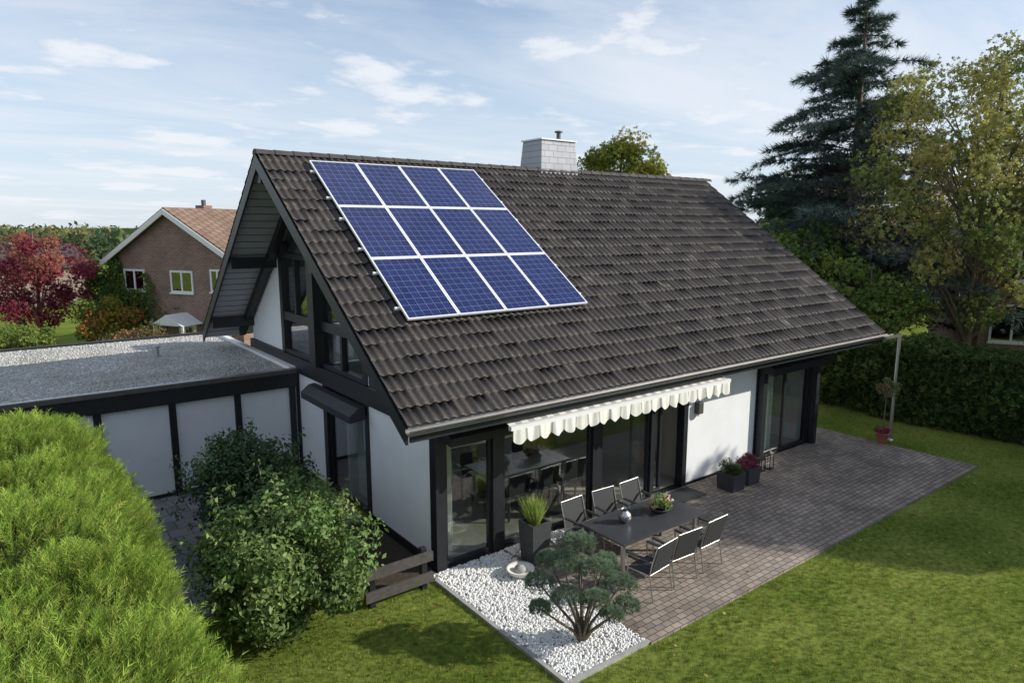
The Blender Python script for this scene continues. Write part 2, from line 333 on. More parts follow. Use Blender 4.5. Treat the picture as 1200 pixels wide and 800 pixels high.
zz=N(nt,'ShaderNodeMath',operation='MAXIMUM'); zz.inputs[1].default_value=0; L(sp.outputs[2],zz.inputs[0])
za=N(nt,'ShaderNodeMath',operation='ADD'); za.inputs[1].default_value=.10; L(zz.outputs[0],za.inputs[0])
dx=N(nt,'ShaderNodeMath',operation='DIVIDE'); L(sp.outputs[0],dx.inputs[0]); L(za.outputs[0],dx.inputs[1])
dy=N(nt,'ShaderNodeMath',operation='DIVIDE'); L(sp.outputs[1],dy.inputs[0]); L(za.outputs[0],dy.inputs[1])
cb=N(nt,'ShaderNodeCombineXYZ'); L(dx.outputs[0],cb.inputs[0]); L(dy.outputs[0],cb.inputs[1])
def cloudlayer(scale,rot,stretch,lo,hi,dist,off,rough=.58):
    mp=N(nt,'ShaderNodeMapping'); mp.inputs['Rotation'].default_value=(0,0,rot); mp.inputs['Scale'].default_value=(stretch,1,1); mp.inputs['Location'].default_value=(off,off*.7,0); L(cb.outputs[0],mp.inputs[0])
    n=N(nt,'ShaderNodeTexNoise'); n.inputs['Scale'].default_value=scale; n.inputs['Detail'].default_value=7; n.inputs['Roughness'].default_value=rough; n.inputs['Distortion'].default_value=dist; L(mp.outputs[0],n.inputs['Vector'])
    r=N(nt,'ShaderNodeMapRange',interpolation_type='SMOOTHSTEP'); r.inputs[1].default_value=lo; r.inputs[2].default_value=hi; L(n.outputs['Fac'],r.inputs[0]); return r.outputs[0]
c1=cloudlayer(.8,1.1,.3,.36,.72,.8,3.1,.62); c2=cloudlayer(1.5,-.5,.85,.49,.64,.1,21.3,.58)
m1=N(nt,'ShaderNodeMath',operation='MULTIPLY'); m1.inputs[1].default_value=.7; L(c1,m1.inputs[0])
m2=N(nt,'ShaderNodeMath',operation='MULTIPLY'); m2.inputs[1].default_value=.9; L(c2,m2.inputs[0])
mm=N(nt,'ShaderNodeMath',operation='MAXIMUM'); L(m1.outputs[0],mm.inputs[0]); L(m2.outputs[0],mm.inputs[1])
hz=N(nt,'ShaderNodeMapRange',interpolation_type='SMOOTHSTEP'); hz.inputs[1].default_value=.0; hz.inputs[2].default_value=.42; hz.inputs[3].default_value=.8; hz.inputs[4].default_value=.12; L(zz.outputs[0],hz.inputs[0])
hmx=N(nt,'ShaderNodeMix',data_type='RGBA'); L(hz.outputs[0],hmx.inputs[0]); L(sky.outputs[0],hmx.inputs[6]); hmx.inputs[7].default_value=(4.4,5.1,6.1,1)
mx=N(nt,'ShaderNodeMix',data_type='RGBA'); L(mm.outputs[0],mx.inputs[0]); L(hmx.outputs[2],mx.inputs[6]); mx.inputs[7].default_value=(5.9,6.1,6.45,1)
L(mx.outputs[2],bg.inputs[0]); bg.inputs[1].default_value=.15
scene.view_settings.view_transform='Standard'; scene.view_settings.look='None'; scene.view_settings.exposure=0
# ------------------------------------------------------------------ ground
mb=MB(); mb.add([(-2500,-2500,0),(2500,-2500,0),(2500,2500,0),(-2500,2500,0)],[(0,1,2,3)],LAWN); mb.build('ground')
mb=MB(); mb.box(6.93,18.9,5.85,9.41,-.1,.03,PAVE); mb.box(17.46,18.9,9.412,14.5,-.1,.03,PAVE); mb.build('terrace_paving')
mb=MB(); mb.box(-4,5.54,10.4,15.9,-.1,.012,YARD); mb.build('yard_paving')
def blades():
    n=140000
    x=rng.uniform(1.0,23,n); y=rng.uniform(.5,14,n)
    dist=np.hypot(x,y); keep=rng.uniform(0,1,n)<np.clip((9.5/dist)**1.6,.12,1)
    inter=(x>6.9)&(x<18.93)&(y>5.82); house=(x>5.2)&(y>9.2)&(x<18.9); grav=(x>5.36)&(x<6.95)&(y>5.86)&(y<9.6); yard=(x<5.6)&(y>10.3)
    F=.6046*x+.7965*y; R=.7965*x-.6046*y; vis=np.abs(R)<F*.80+.5
    k=keep&~inter&~house&~grav&~yard&vis&(F>5); x,y=x[k],y[k]; n=len(x)
    v=[];f=[]
    for i in range(5):
        a=i*1.257+.3; ox,oz=.35*math.cos(a),.35*math.sin(a); sx,sz=-math.sin(a)*.09,math.cos(a)*.09
        o=len(v); v+=[(ox+sx,0,oz+sz),(ox-sx,0,oz-sz),(ox*2.3,1,oz*2.3)]; f.append((o,o+1,o+2))
    T=tpl(v,f); P=np.stack([x,y,np.zeros(n)-.002],1); D=np.array([0,0,1.])+.25*rng.normal(size=(n,3)); 
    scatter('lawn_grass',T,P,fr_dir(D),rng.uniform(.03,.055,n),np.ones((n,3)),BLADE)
    m=520; x=rng.uniform(3,22,m); y=rng.uniform(1,9,m); onp=(x>6.9)&(y>5.85); P=np.stack([x,y,np.where(onp,.034,.045)],1); ok=~((x<6.9)&(x>5.3)&(y>5.8))&(y<9.1); P=P[ok]
    scatter('fallen_leaves',T_LEAF,P,fr_nor(np.tile([0,0,1.],(len(P),1)),.25),rng.uniform(.04,.08,len(P)),pick(((.4,.25,.06),(.3,.15,.05),(.45,.35,.1)),len(P)),LEAF)
blades()
mb=MB(); mb.add([(5.42,5.95,.006),(6.928,5.95,.006),(6.928,9.41,.006),(5.42,9.41,.006)],[(0,1,2,3)],KERB)
mb.box(5.36,5.42,5.9,9.2,-.1,.05,KERB); mb.box(5.42,6.93,5.88,5.94,-.1,.05,KERB); gb=empty('gravel_bed'); mb.build('edging',gb)
n=9000; P=np.stack([rng.uniform(5.44,6.92,n),rng.uniform(5.96,9.4,n),rng.uniform(.008,.035,n)],1)
n2=900; P2=np.stack([rng.uniform(6.95,8.6,n2),9.41-np.abs(rng.normal(0,.16,n2))-.02,np.full(n2,.045)],1)
P=np.concatenate([P,P2]); n=len(P)
Vv,Ff=scat(T_STONE,P,fr_dir(rng.normal(size=(n,3))),rng.uniform(.012,.026,n)); np_mesh('white_pebbles',Vv,Ff,STONEW,None,gb)
# ------------------------------------------------------------------ main house
house=empty('timber_frame_house')
XE0,XE1=4.5,18.78; YE,ZE=8.4,3.08; YR,ZR=14.45,7.34; YB,ZB=20.0,3.02
def zr(y): return ZE+(y-YE)*(ZR-ZE)/(YR-YE) if y<=YR else ZR-(y-YR)*(ZR-ZB)/(YB-YR)
def tiles(name,y0,z0,y1,z1,x0,x1,nc,ncol,spt=12):
    nx=ncol*spt+1; u=np.arange(nx)/spt; xs=x0+(x1-x0)*u/ncol
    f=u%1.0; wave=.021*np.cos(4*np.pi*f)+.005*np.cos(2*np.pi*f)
    L_=math.hypot(y1-y0,z1-z0); dy,dz=(y1-y0)/L_,(z1-z0)/L_; ny,nz=-dz*np.sign(dy),abs(dy)
    if y1<y0: ny=dz
    V=[];C=[]; ti=np.minimum(u.astype(int),ncol)
    col=rng.uniform(.86,1.14,(nc,ncol+1))*(1+.2*(rng.uniform(0,1,(nc,ncol+1))>.97))
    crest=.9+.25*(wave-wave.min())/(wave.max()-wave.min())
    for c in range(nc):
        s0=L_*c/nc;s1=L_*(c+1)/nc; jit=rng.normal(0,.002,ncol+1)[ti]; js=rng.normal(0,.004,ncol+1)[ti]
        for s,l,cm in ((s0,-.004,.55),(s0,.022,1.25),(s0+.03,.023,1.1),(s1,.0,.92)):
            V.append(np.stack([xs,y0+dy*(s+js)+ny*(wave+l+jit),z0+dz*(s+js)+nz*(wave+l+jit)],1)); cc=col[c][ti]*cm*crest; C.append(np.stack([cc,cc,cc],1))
    V=np.concatenate(V);C=np.concatenate(C); R_=4*nc; i=np.arange(nx-1)
    F=[]
    for r in range(R_-1):
        a=r*nx+i; F.append(np.stack([a,a+1,a+nx+1,a+nx],1))
    F=np.concatenate(F)
    if y1<y0: F=F[:,::-1]
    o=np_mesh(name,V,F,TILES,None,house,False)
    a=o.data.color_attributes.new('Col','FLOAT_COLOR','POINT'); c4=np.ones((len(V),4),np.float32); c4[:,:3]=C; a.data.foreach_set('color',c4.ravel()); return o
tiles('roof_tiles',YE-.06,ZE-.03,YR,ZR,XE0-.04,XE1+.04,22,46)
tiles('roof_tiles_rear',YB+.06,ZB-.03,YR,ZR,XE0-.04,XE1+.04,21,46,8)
mb=MB()
mb.prism_x([(YE,ZE-.06),(YR,ZR-.06),(YR,ZR-.2),(YE+.0,ZE-.2)],XE0,XE1,SOFFIT)
mb.prism_x([(YB,ZB-.06),(YB,ZB-.2),(YR+.003,ZR-.2),(YR+.003,ZR-.06)],XE0,XE1,SOFFIT)
for i in range(26):
    yy=YR+.3+i*.2
    mb.beam((XE0+.02,yy,zr(yy)-.205),(5.54,yy,zr(yy)-.205),.012,.012,GUTTER)
mb.build('roof_deck',house)
mb=MB()
for xa,xb in ((XE0-.045,XE0-.003),(XE1+.003,XE1+.045)):
    mb.prism_x([(YE-.02,ZE-.05),(YR,ZR-.045),(YR,ZR-.34),(YE-.02,ZE-.31)],xa,xb,BLACK)
    mb.prism_x([(YB+.02,ZB-.05),(YB+.02,ZB-.31),(YR+.002,ZR-.34),(YR+.002,ZR-.045)],xa,xb,BLACK)
mb.prism_x([(YE+.3,zr(YE+.3)-.21),(YR,ZR-.21),(YR,ZR-.42),(YE+.3,zr(YE+.3)-.42)],5.35,5.52,BLACK)
mb.prism_x([(YB-.3,zr(YB-.3)-.21),(YB-.3,zr(YB-.3)-.42),(YR+.002,ZR-.42),(YR+.002,ZR-.21)],5.35,5.52,BLACK)
for y in (9.55,11.9,14.45,17.0,19.15):
    z=zr(y)-.24; 
    if y==14.45: z-=.12
    mb.box(XE0+.01,5.6,y-.09,y+.09,z-.26,z,BLACK); mb.box(17.3,XE1-.01,y-.09,y+.09,z-.26,z,BLACK)
x=5.0
while x<18.6:
    mb.beam((x,YE+.06,ZE-.25),(x,9.5,zr(9.5)-.285),.09,.14,BLACK); x+=.83
mb.box(XE0+.05,XE1-.05,YE+.01,YE+.045,ZE-.3,ZE-.1,BLACK)
mb.beam((XE0+.1,9.2,ZE+.08),(XE1-.1,9.2,ZE+.08),.1,.16,BLACK)
mb.build('rake_boards_and_rafters',house)
mb=MB(); n=9; vs=[];fs=[]
for xi,xx in enumerate((XE0-.05,XE1+.3)):
    for j in range(n):
        a=math.pi+math.pi*j/(n-1); vs.append((xx,YE-.1+.075*math.cos(a),ZE-.07+.075*math.sin(a)))
for j in range(n-1): fs.append((j,j+1,n+j+1,n+j))
mb.add(vs,fs,GUTTER,True); mb.cyl((XE0-.05,YE-.175,ZE-.07),(XE1+.3,YE-.175,ZE-.07),.012,.012,GUTTER,6)
mb.build('gutter',house)
mb=MB(); x=XE0-.05; 
while x<XE1:
    n=8; L1=.42; vs=[];fs=[]
    for xx,rr in ((x,.118),(x+L1,.105)):
        for j in range(n+1):
            a=math.pi*j/n; vs.append((xx,YR+rr*math.cos(a)*1.2,ZR-.045+rr*math.sin(a)*.9))
    for j in range(n): fs.append((j,n+1+j,n+2+j,j+1))
    fs.append(tuple(range(n+1))); mb.add(vs,fs,SLATE_R,False); x+=.385
mb.build('ridge_tiles',house)
# ---- walls
YW=9.416; XW=5.55; XF=17.45; ZT=2.62
mb=MB(); fr=MB(); gl=MB()
mb.box(12.12,14.74,YW+.03,YW+.2,.08,2.6,WHITE)
for a,b in ((XW,5.73),(6.73,6.95),(9.18,9.42),(10.9,11.02),(11.98,12.12),(14.74,14.95),(17.25,XF)):
    fr.box(a,b,YW,YW+.2,0,ZT-.001,BLACK)
fr.box(XW,XF,YW-.01,YW+.21,ZT,ZT+.28,BLACK)
fr.box(12.12,14.74,YW+.01,YW+.2,0,.079,BLACK)
fr.box(XW+.01,XF-.01,YW+.08,YW+.15,ZT+.28,zr(YW)-.2,BLACK)
def winy(x0,x1,z0,z1,y,fw=.07,mull=(),trans=()):
    fr.box(x0,x0+fw,y,y+.08,z0,z1,BLACK); fr.box(x1-fw,x1,y,y+.08,z0,z1,BLACK)
    fr.box(x0+fw,x1-fw,y+.002,y+.078,z0,z0+fw,BLACK); fr.box(x0+fw,x1-fw,y+.002,y+.078,z1-fw,z1,BLACK)
    for m in mull: fr.box(m-fw/2,m+fw/2,y+.004,y+.076,z0+fw,z1-fw,BLACK)
    gl.box(x0+fw*.5,x1-fw*.5,y+.03,y+.045,z0+fw*.5,z1-fw*.5,GLASS)
winy(5.73,6.73,.06,2.4,YW+.05); fr.box(5.73,6.73,YW+.02,YW+.19,0,.058,BLACK); fr.box(5.73,6.73,YW+.02,YW+.19,2.402,ZT-.002,BLACK)
winy(6.95,9.18,.06,2.4,YW+.05,mull=()); fr.box(6.95,9.18,YW+.02,YW+.19,0,.058,BLACK); fr.box(6.95,9.18,YW+.02,YW+.19,2.402,ZT-.002,BLACK)
winy(9.42,10.9,.06,2.4,YW+.05); fr.box(9.42,10.9,YW+.02,YW+.19,0,.058,BLACK); fr.box(9.42,11.98,YW+.02,YW+.19,2.402,ZT-.002,BLACK) 
fr.box(11.02,11.98,YW+.02,YW+.19,0,.04,BLACK)
winy(10.45,11.4,.06,2.38,YW+.135)
winy(14.95,17.25,.06,2.4,YW+.05,mull=(16.1,)); fr.box(14.95,17.25,YW+.02,YW+.19,0,.058,BLACK); fr.box(14.95,17.25,YW+.02,YW+.19,2.402,ZT-.002,BLACK)
fr.box(14.78,14.94,YW-.16,YW-.012,0,2.5,BLACK); fr.box(17.26,17.42,YW-.16,YW-.012,0,2.5,BLACK)
fr.prism_x([(YW-.38,2.33),(YW-.02,2.38),(YW-.02,2.62),(YW-.16,2.6),(YW-.38,2.47)],5.62,6.93,BLACK)
fr.prism_x([(YW-.45,2.3),(YW-.17,2.34),(YW-.17,2.62),(YW-.2,2.62),(YW-.45,2.48)],14.7,17.5,BLACK)
def sidebox(y0,y1,z0,z1,mat,d=0,th=.2): (fr if mat is BLACK else mb).box(XW+d,XW+th,y0,y1,z0,z1,mat)
YL=19.2
sidebox(9.62,11.97,.18,2.42,WHITE,.03); sidebox(9.6,12.1,0,.178,BLACK,.01)
sidebox(14.25,15.75,.1,2.42,WHITE,.03); sidebox(15.95,YL-.2,.0,2.42,WHITE,.03)
sidebox(14.05,14.25,0,2.43,BLACK); sidebox(11.97,12.12,0,2.43,BLACK); sidebox(15.75,15.95,0,2.43,BLACK); sidebox(14.25,15.75,0,.098,BLACK,.01)
fr.box(XW,XW+.2,YL-.2,YL,0,2.43,BLACK); fr.box(XW+.001,XW+.19,YW+.201,9.62,0,2.43,BLACK)
fr.box(XW-.03,XW+.19,YW+.22,YL+.1,2.44,2.8,BLACK)
def winx(y0,y1,z0,z1,x,fw=.07):
    fr.box(x,x+.08,y0,y0+fw,z0,z1,BLACK); fr.box(x,x+.08,y1-fw,y1,z0,z1,BLACK)
    fr.box(x+.002,x+.078,y0+fw,y1-fw,z0,z0+fw,BLACK); fr.box(x+.002,x+.078,y0+fw,y1-fw,z1-fw,z1,BLACK)
    gl.box(x+.03,x+.045,y0+fw*.5,y1-fw*.5,z0+fw*.5,z1-fw*.5,GLASSG)
winx(12.12,14.05,.1,2.43,XW+.06)
fr.prism_y([(XW-.36,2.1),(XW-.04,2.14),(XW-.04,2.4),(XW-.18,2.38),(XW-.36,2.24)],12.0,14.6,BLACK)
def ztop(y): return zr(y)-.21
G0,G1=12.1,16.6
mb.prism_x([(10.0,2.81),(G0-.12,2.81),(G0-.12,ztop(G0-.12)),(10.0,ztop(10.0))],XW+.04,XW+.2,WHITE)
mb.prism_x([(G1+.14,2.81),(YL,2.81),(YL,ztop(YL)),(G1+.14,ztop(G1+.14))],XW+.04,XW+.2,WHITE)
fr.prism_x([(G0-.12,2.81),(G0+.06,2.81),(G0+.06,ztop(G0+.06)),(G0-.12,ztop(G0-.12))],XW,XW+.2,BLACK)
fr.prism_x([(G1-.06,2.81),(G1+.14,2.81),(G1+.14,ztop(G1+.14)),(G1-.06,ztop(G1-.06))],XW,XW+.2,BLACK)
fr.prism_x([(14.25,2.81),(14.6,2.81),(14.6,ztop(14.6)),(14.45,ztop(14.45)),(14.25,ztop(14.25))],XW-.12,XW+.2,BLACK)
for z0_,z1_ in ((2.81,2.9),(3.62,3.82),(5.1,5.22)):
    ya=max(G0+.06,YE+(z1_+.25-ZE)/.704); yb=min(G1-.06,YR+(ZR-z1_-.25)/.778)
    fr.box(XW+.02,XW+.18,ya,14.25,z0_,z1_,BLACK); fr.box(XW+.02,XW+.18,14.6,yb,z0_,z1_,BLACK)
fr.box(XW+.03,XW+.17,13.15,13.25,2.9,3.62,BLACK)
fr.box(XW+.03,XW+.17,15.7,15.8,3.82,5.1,BLACK)
gl.prism_x([(G0+.06,2.9),(14.25,2.9),(14.25,ztop(14.25)-.03),(G0+.06,ztop(G0+.06)-.03)],XW+.09,XW+.105,GLASSG)
gl.prism_x([(14.6,2.9),(G1-.06,2.9),(G1-.06,ztop(G1-.06)-.03),(14.6,ztop(14.6)-.03)],XW+.09,XW+.105,GLASSG)
mb.prism_x([(YW+.21,0),(YL,0),(YL,ztop(YL)),(YR,ztop(YR)),(YW+.21,ztop(YW+.21))],XF-.2,XF-.01,WHITE)
mb.box(XW+.201,XF-.201,YL-.2,YL-.002,0,3.4,WHITE)
mb.build('walls',house); fr.build('timber_frame',house,.004); gl.build('window_panes',house)
mb=MB()
mb.box(XW+.205,XF-.205,YW+.215,YL-.21,-.1,.035,FLOORI)
mb.box(XW+.205,XF-.205,YW+.215,YL-.21,2.66,2.78,WALLI)
mb.box(XW+.206,12.3,13.4,13.5,.036,2.659,WALLI); mb.box(12.3,12.42,9.7,YL-.22,.036,2.659,WALLI); mb.box(12.425,XF-.21,12.4,12.5,.036,2.659,WALLI)
mb.prism_x([(9.9,2.785),(18.8,2.785),(18.8,zr(18.8)-.25),(14.45,ZR-.3),(9.9,zr(9.9)-.25)],8.6,8.7,WALLI)
mb.box(8.0,9.4,13.35,13.397,1.2,2.0,WOOD); mb.box(7.0,10,12.95,13.39,.04,.7,WHITEP); mb.box(15.4,16.9,11.9,12.39,.04,2.0,WOOD); mb.box(10.4,11.6,13.28,13.39,.04,2.1,WOOD)
mb.box(8.0,8.59,13.0,13.8,2.79,4.2,WOOD); mb.box(6.6,7.4,14.9,15.9,2.79,3.3,WHITEP)
mb.box(8.2,9.6,9.95,11.9,.036,.046,DARK)
mb.build('interior_rooms',house)
mb=MB()
for xa,xb in ((15.02,15.95),(5.8,6.05)):
    n=24; vs=[];fs=[]
    for i in range(n+1):
        xx=xa+(xb-xa)*i/n; yy=YW+.32+.04*math.sin(i*1.6); vs+=[(xx,yy,.06),(xx,yy,2.5)]
    for i in range(n): fs.append((2*i,2*i+2,2*i+3,2*i+1))
    mb.add(vs,fs,CURT,True)
n=24; vs=[];fs=[]
for i in range(n+1):
    yy=12.75+.9*i/n; xx=XW+.4+.04*math.sin(i*1.6); vs+=[(xx,yy,.1),(xx,yy,2.5)]
for i in range(n): fs.append((2*i,2*i+2,2*i+3,2*i+1))
mb.add(vs,fs,CURT,True)
mb.build('curtains',house)
mb=MB(); mb.box(12.36,12.52,YW-.1,YW+.029,1.68,1.94,GUTTER); mb.box(12.375,12.505,YW-.09,YW+.02,1.63,1.679,WHITEP); mb.build('wall_lamp',None,.004)
# ---- chimney
ch=empty('chimney'); ch.parent=house; mb=MB()
def frus(x0,x1,y0,y1,z0,z1,i,mat):
    mb.add([(x0,y0,z0),(x1,y0,z0),(x1,y1,z0),(x0,y1,z0),(x0+i,y0+i,z1),(x1-i,y0+i,z1),(x1-i,y1-i,z1),(x0+i,y1-i,z1)],[(4,5,6,7),(0,1,5,4),(1,2,6,5),(2,3,7,6),(3,0,4,7)],mat)
frus(11.82,13.2,14.3,15.3,6.9,8.12,.1,SLATE)
mb.box(11.88,13.14,14.36,15.24,8.121,8.16,STEEL)
mb.cyl((12.85,14.8,8.16),(12.85,14.8,8.38),.06,.06,GUTTER,12); mb.cyl((12.85,14.8,8.4),(12.85,14.8,8.44),.11,.11,GUTTER,12); mb.build('chimney_stack',ch)
# ---- solar
sol=empty('solar_panel_array')
s0=np.array([0,YR-YE,ZR-ZE]); s0=s0/np.linalg.norm(s0); nr=np.array([0,-s0[2],s0[1]])
O=np.array([5.4,0,0])+ np.array([0,10.03,zr(10.03)])+nr*.13
mw,mh=1.02,1.655
def q(a,b,c): return tuple(O+np.array([a,0,0])+s0*b+nr*c)
me_v=[];me_f=[];uvs=[]
mb=MB()
def sbox(a0,a1,b0,b1,c0,c1,mat):
    mb.add([q(a0,b0,c0),q(a1,b0,c0),q(a1,b1,c0),q(a0,b1,c0),q(a0,b0,c1),q(a1,b0,c1),q(a1,b1,c1),q(a0,b1,c1)],[(0,3,2,1),(4,5,6,7),(0,1,5,4),(1,2,6,5),(2,3,7,6),(3,0,4,7)],mat)
for r in range(3):
    for c in range(4):
        a0=c*mw+.006;a1=(c+1)*mw-.006;b0=r*mh+.01;b1=(r+1)*mh-.01;f=.027
        sbox(a0,a0+f,b0,b1,-.03,.008,ALU);sbox(a1-f,a1,b0,b1,-.03,.008,ALU);sbox(a0+f,a1-f,b0,b0+f,-.03,.007,ALU);sbox(a0+f,a1-f,b1-f,b1,-.03,.007,ALU)
        o=len(me_v); me_v+=[q(a0+f,b0+f,.002),q(a1-f,b0+f,.002),q(a1-f,b1-f,.002),q(a0+f,b1-f,.002)]; me_f.append((o,o+1,o+2,o+3))
        k=(c*7,r*11); uvs+=[(k[0],k[1]),(k[0]+6,k[1]),(k[0]+6,k[1]+10),(k[0],k[1]+10)]
for r in range(3):
    for bb in (.35,1.3): sbox(-.08,4*mw+.08,r*mh+bb-.02,r*mh+bb+.02,-.075,-.032,ALU)
for r in (1,2): sbox(0,4*mw,r*mh-.009,r*mh+.009,-.03,.004,ALU)
mb.build('frames',sol)
me=bpy.data.meshes.new('cells'); me.from_pydata(me_v,[],me_f); uvl=me.uv_layers.new(name='UVMap')
for i,u in enumerate(uvs): uvl.data[i].uv=u
me.materials.append(CELLS); o=bpy.data.objects.new('cells',me); scene.collection.objects.link(o); o.parent=sol
# ---- awning
aw=empty('awning'); mb=MB(); ax0,ax1=6.32,12.0
mb.cyl((ax0,8.98,2.98),(ax1,8.98,2.98),.09,.09,CREAM,14)
nst=42
for i in range(nst):
    xa=ax0+(ax1-ax0)*i/nst; xb=ax0+(ax1-ax0)*(i+1)/nst; m=CREAM if i%2==0 else AWG
    mb.add([(xa,8.92,2.90),(xb,8.92,2.90),(xb,8.38,2.72),(xa,8.38,2.72)],[(0,1,2,3)],m)
mb.box(ax0-.03,ax1+.03,8.30,8.375,2.66,2.73,WHITEP)
ns=21
for i in range(ns):
    for j in range(12):
        vs=[]
        for t in (i+j/12,i+(j+1)/12):
            xx=ax0+(ax1-ax0)*t/ns; tt=t-i; fz=abs(math.sin(math.pi*tt));  yy=8.29+.022*math.sin(t*5.1)
            vs+=[(xx,8.295,2.665),(xx,yy+.012*math.sin(t*9),2.665-.17-.08*fz)]
        mb.add([vs[0],vs[2],vs[3],vs[1]],[(0,1,2,3)],AWG if j in(0,11) else CREAM,True)
for xx in (7.2,9.5,11.7):
    mb.beam((xx,9.35,2.75),(xx,8.38,2.69),.05,.07,GUTTER); mb.box(xx-.08,xx+.08,9.2,9.4,2.9,3.1,STEEL)
mb.build('awning_cover',aw)
mb=MB(); mb.cyl((19.42,8.2,0),(19.42,8.2,2.98),.045,.045,STEEL,12); mb.beam((18.6,8.2,2.95),(19.5,8.2,2.95),.06,.06,STEEL); mb.lathe((19.42,8.2,0),[(.12,0),(.12,.05),(.045,.06)],STEEL); mb.build('eave_support_post')
# ---- garage
gar=empty('flat_roof_garage'); mb=MB()
mb.box(-7,XW-.02,15.86,15.98,.1,2.1,WHITE); mb.box(-7,XW-.02,15.87,15.98,0,.099,BLACK)
for x in (-5.6,-4.2,-2.8,-1.4,0,1.4,2.8,4.16,5.42): mb.box(x-.07,x+.07,15.80,15.858,0,2.1,BLACK)
mb.box(-7.2,XW-.03,15.72,15.99,2.101,2.44,BLACK); mb.box(-7.2,XW-.03,15.66,15.75,2.443,2.53,GUTTER); mb.box(-7.2,XW-.03,15.655,15.76,2.532,2.56,STEEL)
mb.box(-7.2,XW-.03,22.8,22.95,2.2,2.56,BLACK); mb.box(-7.2,-7.05,15.77,22.79,2.2,2.55,BLACK)
mb.box(-7.0,XW-.02,22.7,22.799,0,2.19,WHITE)
mb.build('garage_walls',gar,.004)
mb=MB(); mb.box(-7.04,XW-.035,15.765,22.79,2.4,2.50,GRAVROOF); mb.box(XW-.18,XW-.035,15.77,22.78,2.501,2.58,STONEW); mb.build('gravel_roof',gar)
P=np.stack([rng.uniform(-.6,5.3,7000),rng.uniform(15.8,22.7,7000),np.full(7000,2.505)],1)
Vv,Ff=scat(T_STONE,P,fr_dir(rng.normal(size=(7000,3))),rng.uniform(.012,.03,7000)); np_mesh('roof_pebbles',Vv,Ff,GREYST,None,gar)
mb=MB(); mb.cyl((3.2,19.5,2.5),(3.2,19.5,2.75),.06,.06,STEEL,10); mb.cyl((3.2,19.5,2.76),(3.2,19.5,2.8),.1,.1,STEEL,10); mb.build('roof_vent',gar)
mb=MB(); 
for x in (4.2,5.12): mb.box(x-.05,x+.05,9.1,9.2,0,.72,BLACK)
RAIL=mat_simple('weathered_rail',(.075,.065,.06),.8,var=.25,scale=12)
mb.box(4.05,5.25,9.03,9.095,.5,.66,RAIL); mb.box(4.05,5.25,9.03,9.095,.14,.3,RAIL)
mb.build('low_timber_fence',None,.006)
mb=MB(); mb.box(4.3,5.53,9.35,12.2,-.05,.03,SOIL); mb.build('stairwell_patch')  # flat dark sheet in soil colour, added in place of the sunken stairwell
# ------------------------------------------------------------------ furniture
def chair(name,x,y,rot,legm=STEEL):
    mb=MB(); W=.27
    for s in (-1,1):
        mb.tube([(s*W,-.26,0),(s*W,-.22,.42),(s*W,-.24,.65)],.012,legm); mb.tube([(s*W,.28,0),(s*W,.2,.42),(s*W,.24,.62),(s*W,.33,.93)],.012,legm)
        mb.tube([(s*W,-.24,.65),(s*W,.25,.66)],.012,legm); mb.box(s*W-.025,s*W+.025,-.24,.2,.665,.685,DARK)
        mb.tube([(s*W,-.22,.42),(s*W,.2,.42)],.011,legm)
    mb.tube([(-W,-.22,.42),(W,-.22,.42)],.011,legm); mb.tube([(-W,.33,.93),(W,.33,.93)],.012,legm); mb.tube([(-W,.2,.42),(W,.2,.42)],.011,legm)
    mb.box(-W+.013,W-.013,-.22,.2,.425,.437,DARK)
    mb.add([(-W+.013,.21,.47),(W-.013,.21,.47),(W-.013,.33,.915),(-W+.013,.33,.915),(-W+.013,.222,.467),(W-.013,.222,.467),(W-.013,.342,.912),(-W+.013,.342,.912)],[(0,1,2,3),(7,6,5,4),(0,4,5,1),(2,6,7,3),(1,5,6,2),(0,3,7,4)],DARK)
    o=mb.build(name); o.location=(x,y,.03); o.rotation_euler=(0,0,rot); return o
for x,r in ((8.02,.05),(8.78,-.06),(9.52,.04)): chair('garden_chair',x,8.42,r)
for x,r,y in ((7.98,math.pi+.12,6.85),(8.66,math.pi-.05,6.9),(9.4,math.pi+.03,6.93)): chair('garden_chair',x,y,r)
mb=MB(); mb.box(7.7,9.85,7.15,8.2,.735,.77,TABLE)
mb.box(7.8,9.75,7.25,8.1,.68,.733,STEEL)
for x in (7.85,9.70):
    for y in (7.3,8.05): mb.box(x-.03,x+.03,y-.03,y+.03,.03,.679,STEEL)
mb.build('garden_table',None,.004)
mb=MB(); mb.lathe((8.35,7.75,.77),[(.03,0),(.09,.04),(.12,.1),(.1,.17),(.05,.21),(.05,.24),(.065,.25)],STEEL,18); mb.build('silver_lantern')
fb=empty('flower_arrangement'); mb=MB(); mb.lathe((9.2,7.7,.77),[(.0,.0),(.12,.0),(.18,.06),(.19,.08),(.17,.08)],PLANTER,18); mb.build('bowl',fb)
P,Nn,C,_=clumpcrown((9.2,7.7,.96),(.28,.28,.15),18,520,.09,.2,.9,((.16,.28,.07),(.24,.32,.08),(.2,.3,.08),(.5,.14,.1),(.75,.65,.55)),zmin=.8); scatter('blooms',T_LEAF,P,fr_nor(Nn,.5),np.full(len(P),.06),C,LEAF,fb)
